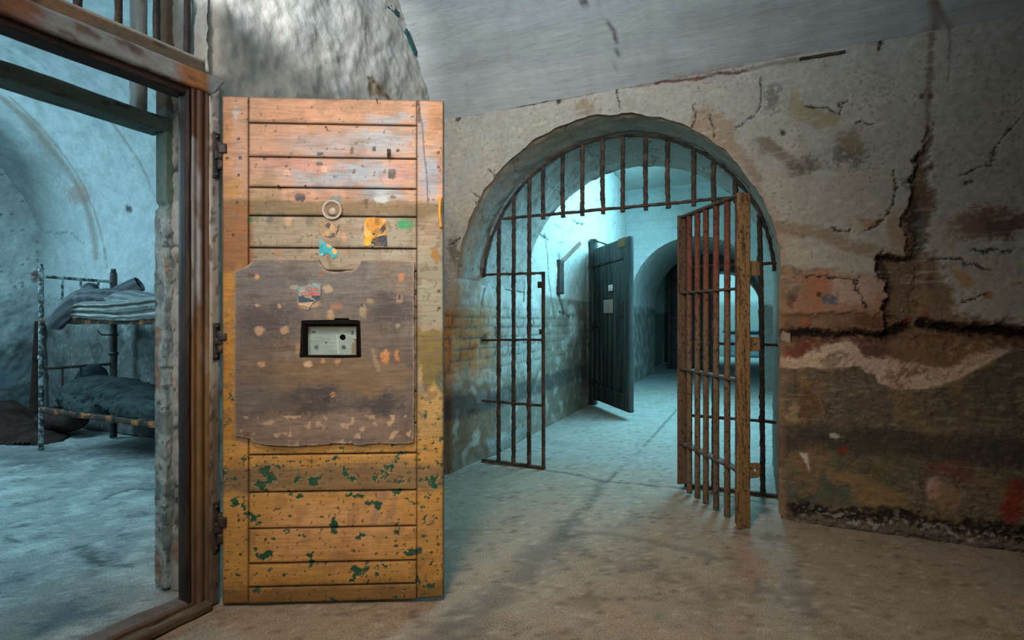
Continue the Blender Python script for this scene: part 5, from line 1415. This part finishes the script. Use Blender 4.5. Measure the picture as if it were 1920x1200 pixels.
tag(mk('striped_trousers', V, F, M_CLOTH, None, c), 'striped grey trousers spread on the upper mattress beneath the jacket', 'trousers')
# padded clothes on the lower bunk
db = thing('padded_coat', 'dark blue padded coat and hood laid out like a sleeper on the lower bunk', 'coat', (-4.7, 2.75, 0.37))
DC = dict(c1=(58, 64, 64), c2=(64, 71, 71))
V, F, c = cloth_tube([B3(128, 745, 2.72), B3(165, 738, 2.75), B3(215, 740, 2.78), B3(260, 752, 2.78), B3(320, 768, 2.78)], [0.12, 0.21, 0.23, 0.22, 0.18], [0.10, 0.135, 0.14, 0.12, 0.09], 321, 56, 0.17, **DC, fz=13); mk('body', V, F, M_CLOTH, db, c, world=True)
V, F, c = cloth_tube([B3(132, 737, 2.62), B3(140, 755, 2.57), B3(165, 768, 2.56), B3(192, 768, 2.57)], [0.07, 0.08, 0.075, 0.06], [0.07, 0.08, 0.075, 0.06], 322, 36, 0.16, **DC); mk('sleeve', V, F, M_CLOTH, db, c, world=True)
V, F, c = cloth_tube([B3(215, 770, 2.58), B3(245, 764, 2.58), B3(280, 772, 2.58), B3(310, 780, 2.58)], [0.06, 0.085, 0.085, 0.07], [0.055, 0.08, 0.08, 0.07], 323, 36, 0.2, **DC); mk('sleeve', V, F, M_CLOTH, db, c, world=True)
V, F, c = cloth_tube([B3(154, 728, 2.86), B3(170, 708, 2.88), B3(188, 695, 2.90)], [0.085, 0.115, 0.10], [0.08, 0.105, 0.09], 324, 36, 0.06, c1=(40, 46, 50), c2=(46, 52, 56)); mk('hood', V, F, M_CLOTH, db, c, world=True)
# leaning plank, brown cloth heap, bundle under the bed
pt = on_X(75, 603, -7.12); pb_ = on_X(63, 796, -7.02); pb_[2] = 0.0
V, F = flatbar(tuple(pb_), tuple(pt), 0.085, 0.03, (0, 1, 0), 0.05); 
tag(mk('plank', V, F, M_BROWN), 'narrow brown plank leaning on the cell wall behind the bunk bed', 'plank')
hq = on_Z(10, 812, 0.0) + np.array([0.1, 0, 0])
U, V, F = grid(hq[0] - 0.75, hq[0] + 0.85, hq[1] - 0.35, hq[1] + 0.30, 0.02)
rr = np.sqrt(((U - hq[0] - 0.0) / 0.8) ** 2 + ((V - hq[1]) / 0.33) ** 2)
n = fbm(U * 3, V * 3, 4, 331); H = np.clip(1 - rr ** 2 + 0.2 * n, 0, 1) ** 0.7 * (0.13 + 0.22 * np.exp(-((U - hq[0] + 0.3) / 0.35) ** 2)) + 0.02 * fbm(U * 9, V * 9, 4, 332) * (rr < 1)
ins = (rr[F] < 1.02).all(1); used = np.unique(F[ins]); mp = np.full(len(U), -1); mp[used] = np.arange(len(used))
P, FF = thicken(np.stack([U, V, np.maximum(H, 0.0) - 0.022], 1)[used], mp[F[ins]], (0, 0, -0.006))
tag(mk('cloth_heap', P, FF, M_BROWN), 'dark brown cloth heap on the cell floor left of the bunk bed', 'cloth')
V, F, c = cloth_tube([B3(86, 792, 2.95), B3(105, 795, 2.95), B3(130, 792, 2.95), B3(152, 790, 2.95)], [0.12, 0.15, 0.15, 0.10], [0.09, 0.13, 0.13, 0.10], 333, 36, 0.08, c1=(62, 46, 44), c2=(72, 54, 50))
V[:, 2] += 0.003 - V[:, 2].min()
tag(mk('cloth_bundle', V, F, M_CLOTH, None, c), 'dark reddish bundle lying under the lower bunk', 'bundle')

# ---- bits fixed to the room
a, b = on_X(721, 6, -2.10), on_X(748, 28, -2.10)
V, F = flatbar(a, b, 0.035, 0.014, (0, 0.6, 0.8), 0.015, 0.15); tag(mk('metal_strip', V, F, M_STRIP), 'short torn green strip at the top corner of the vault', 'strip')
a, b = on_X(760, 56, -2.10), on_X(780, 101, -2.115)
V, F = flatbar(a, b, 0.036, 0.014, (0, 0.8, 0.5), 0.015, 0.1); tag(mk('metal_strip', V, F, M_STRIP), 'longer straight green strip where the end wall meets the vault', 'strip')
a, b = on_Y(1499, 111, YW - 0.006), on_Y(1585, 97, YW - 0.006)
V, F = flatbar(a, b, 0.016, 0.012, (0, 0, 1), 0.015, 0.3); tag(mk('iron_strip', V, F, M_RUST), 'thin rusty iron strip along the crack above the right wall', 'strip')
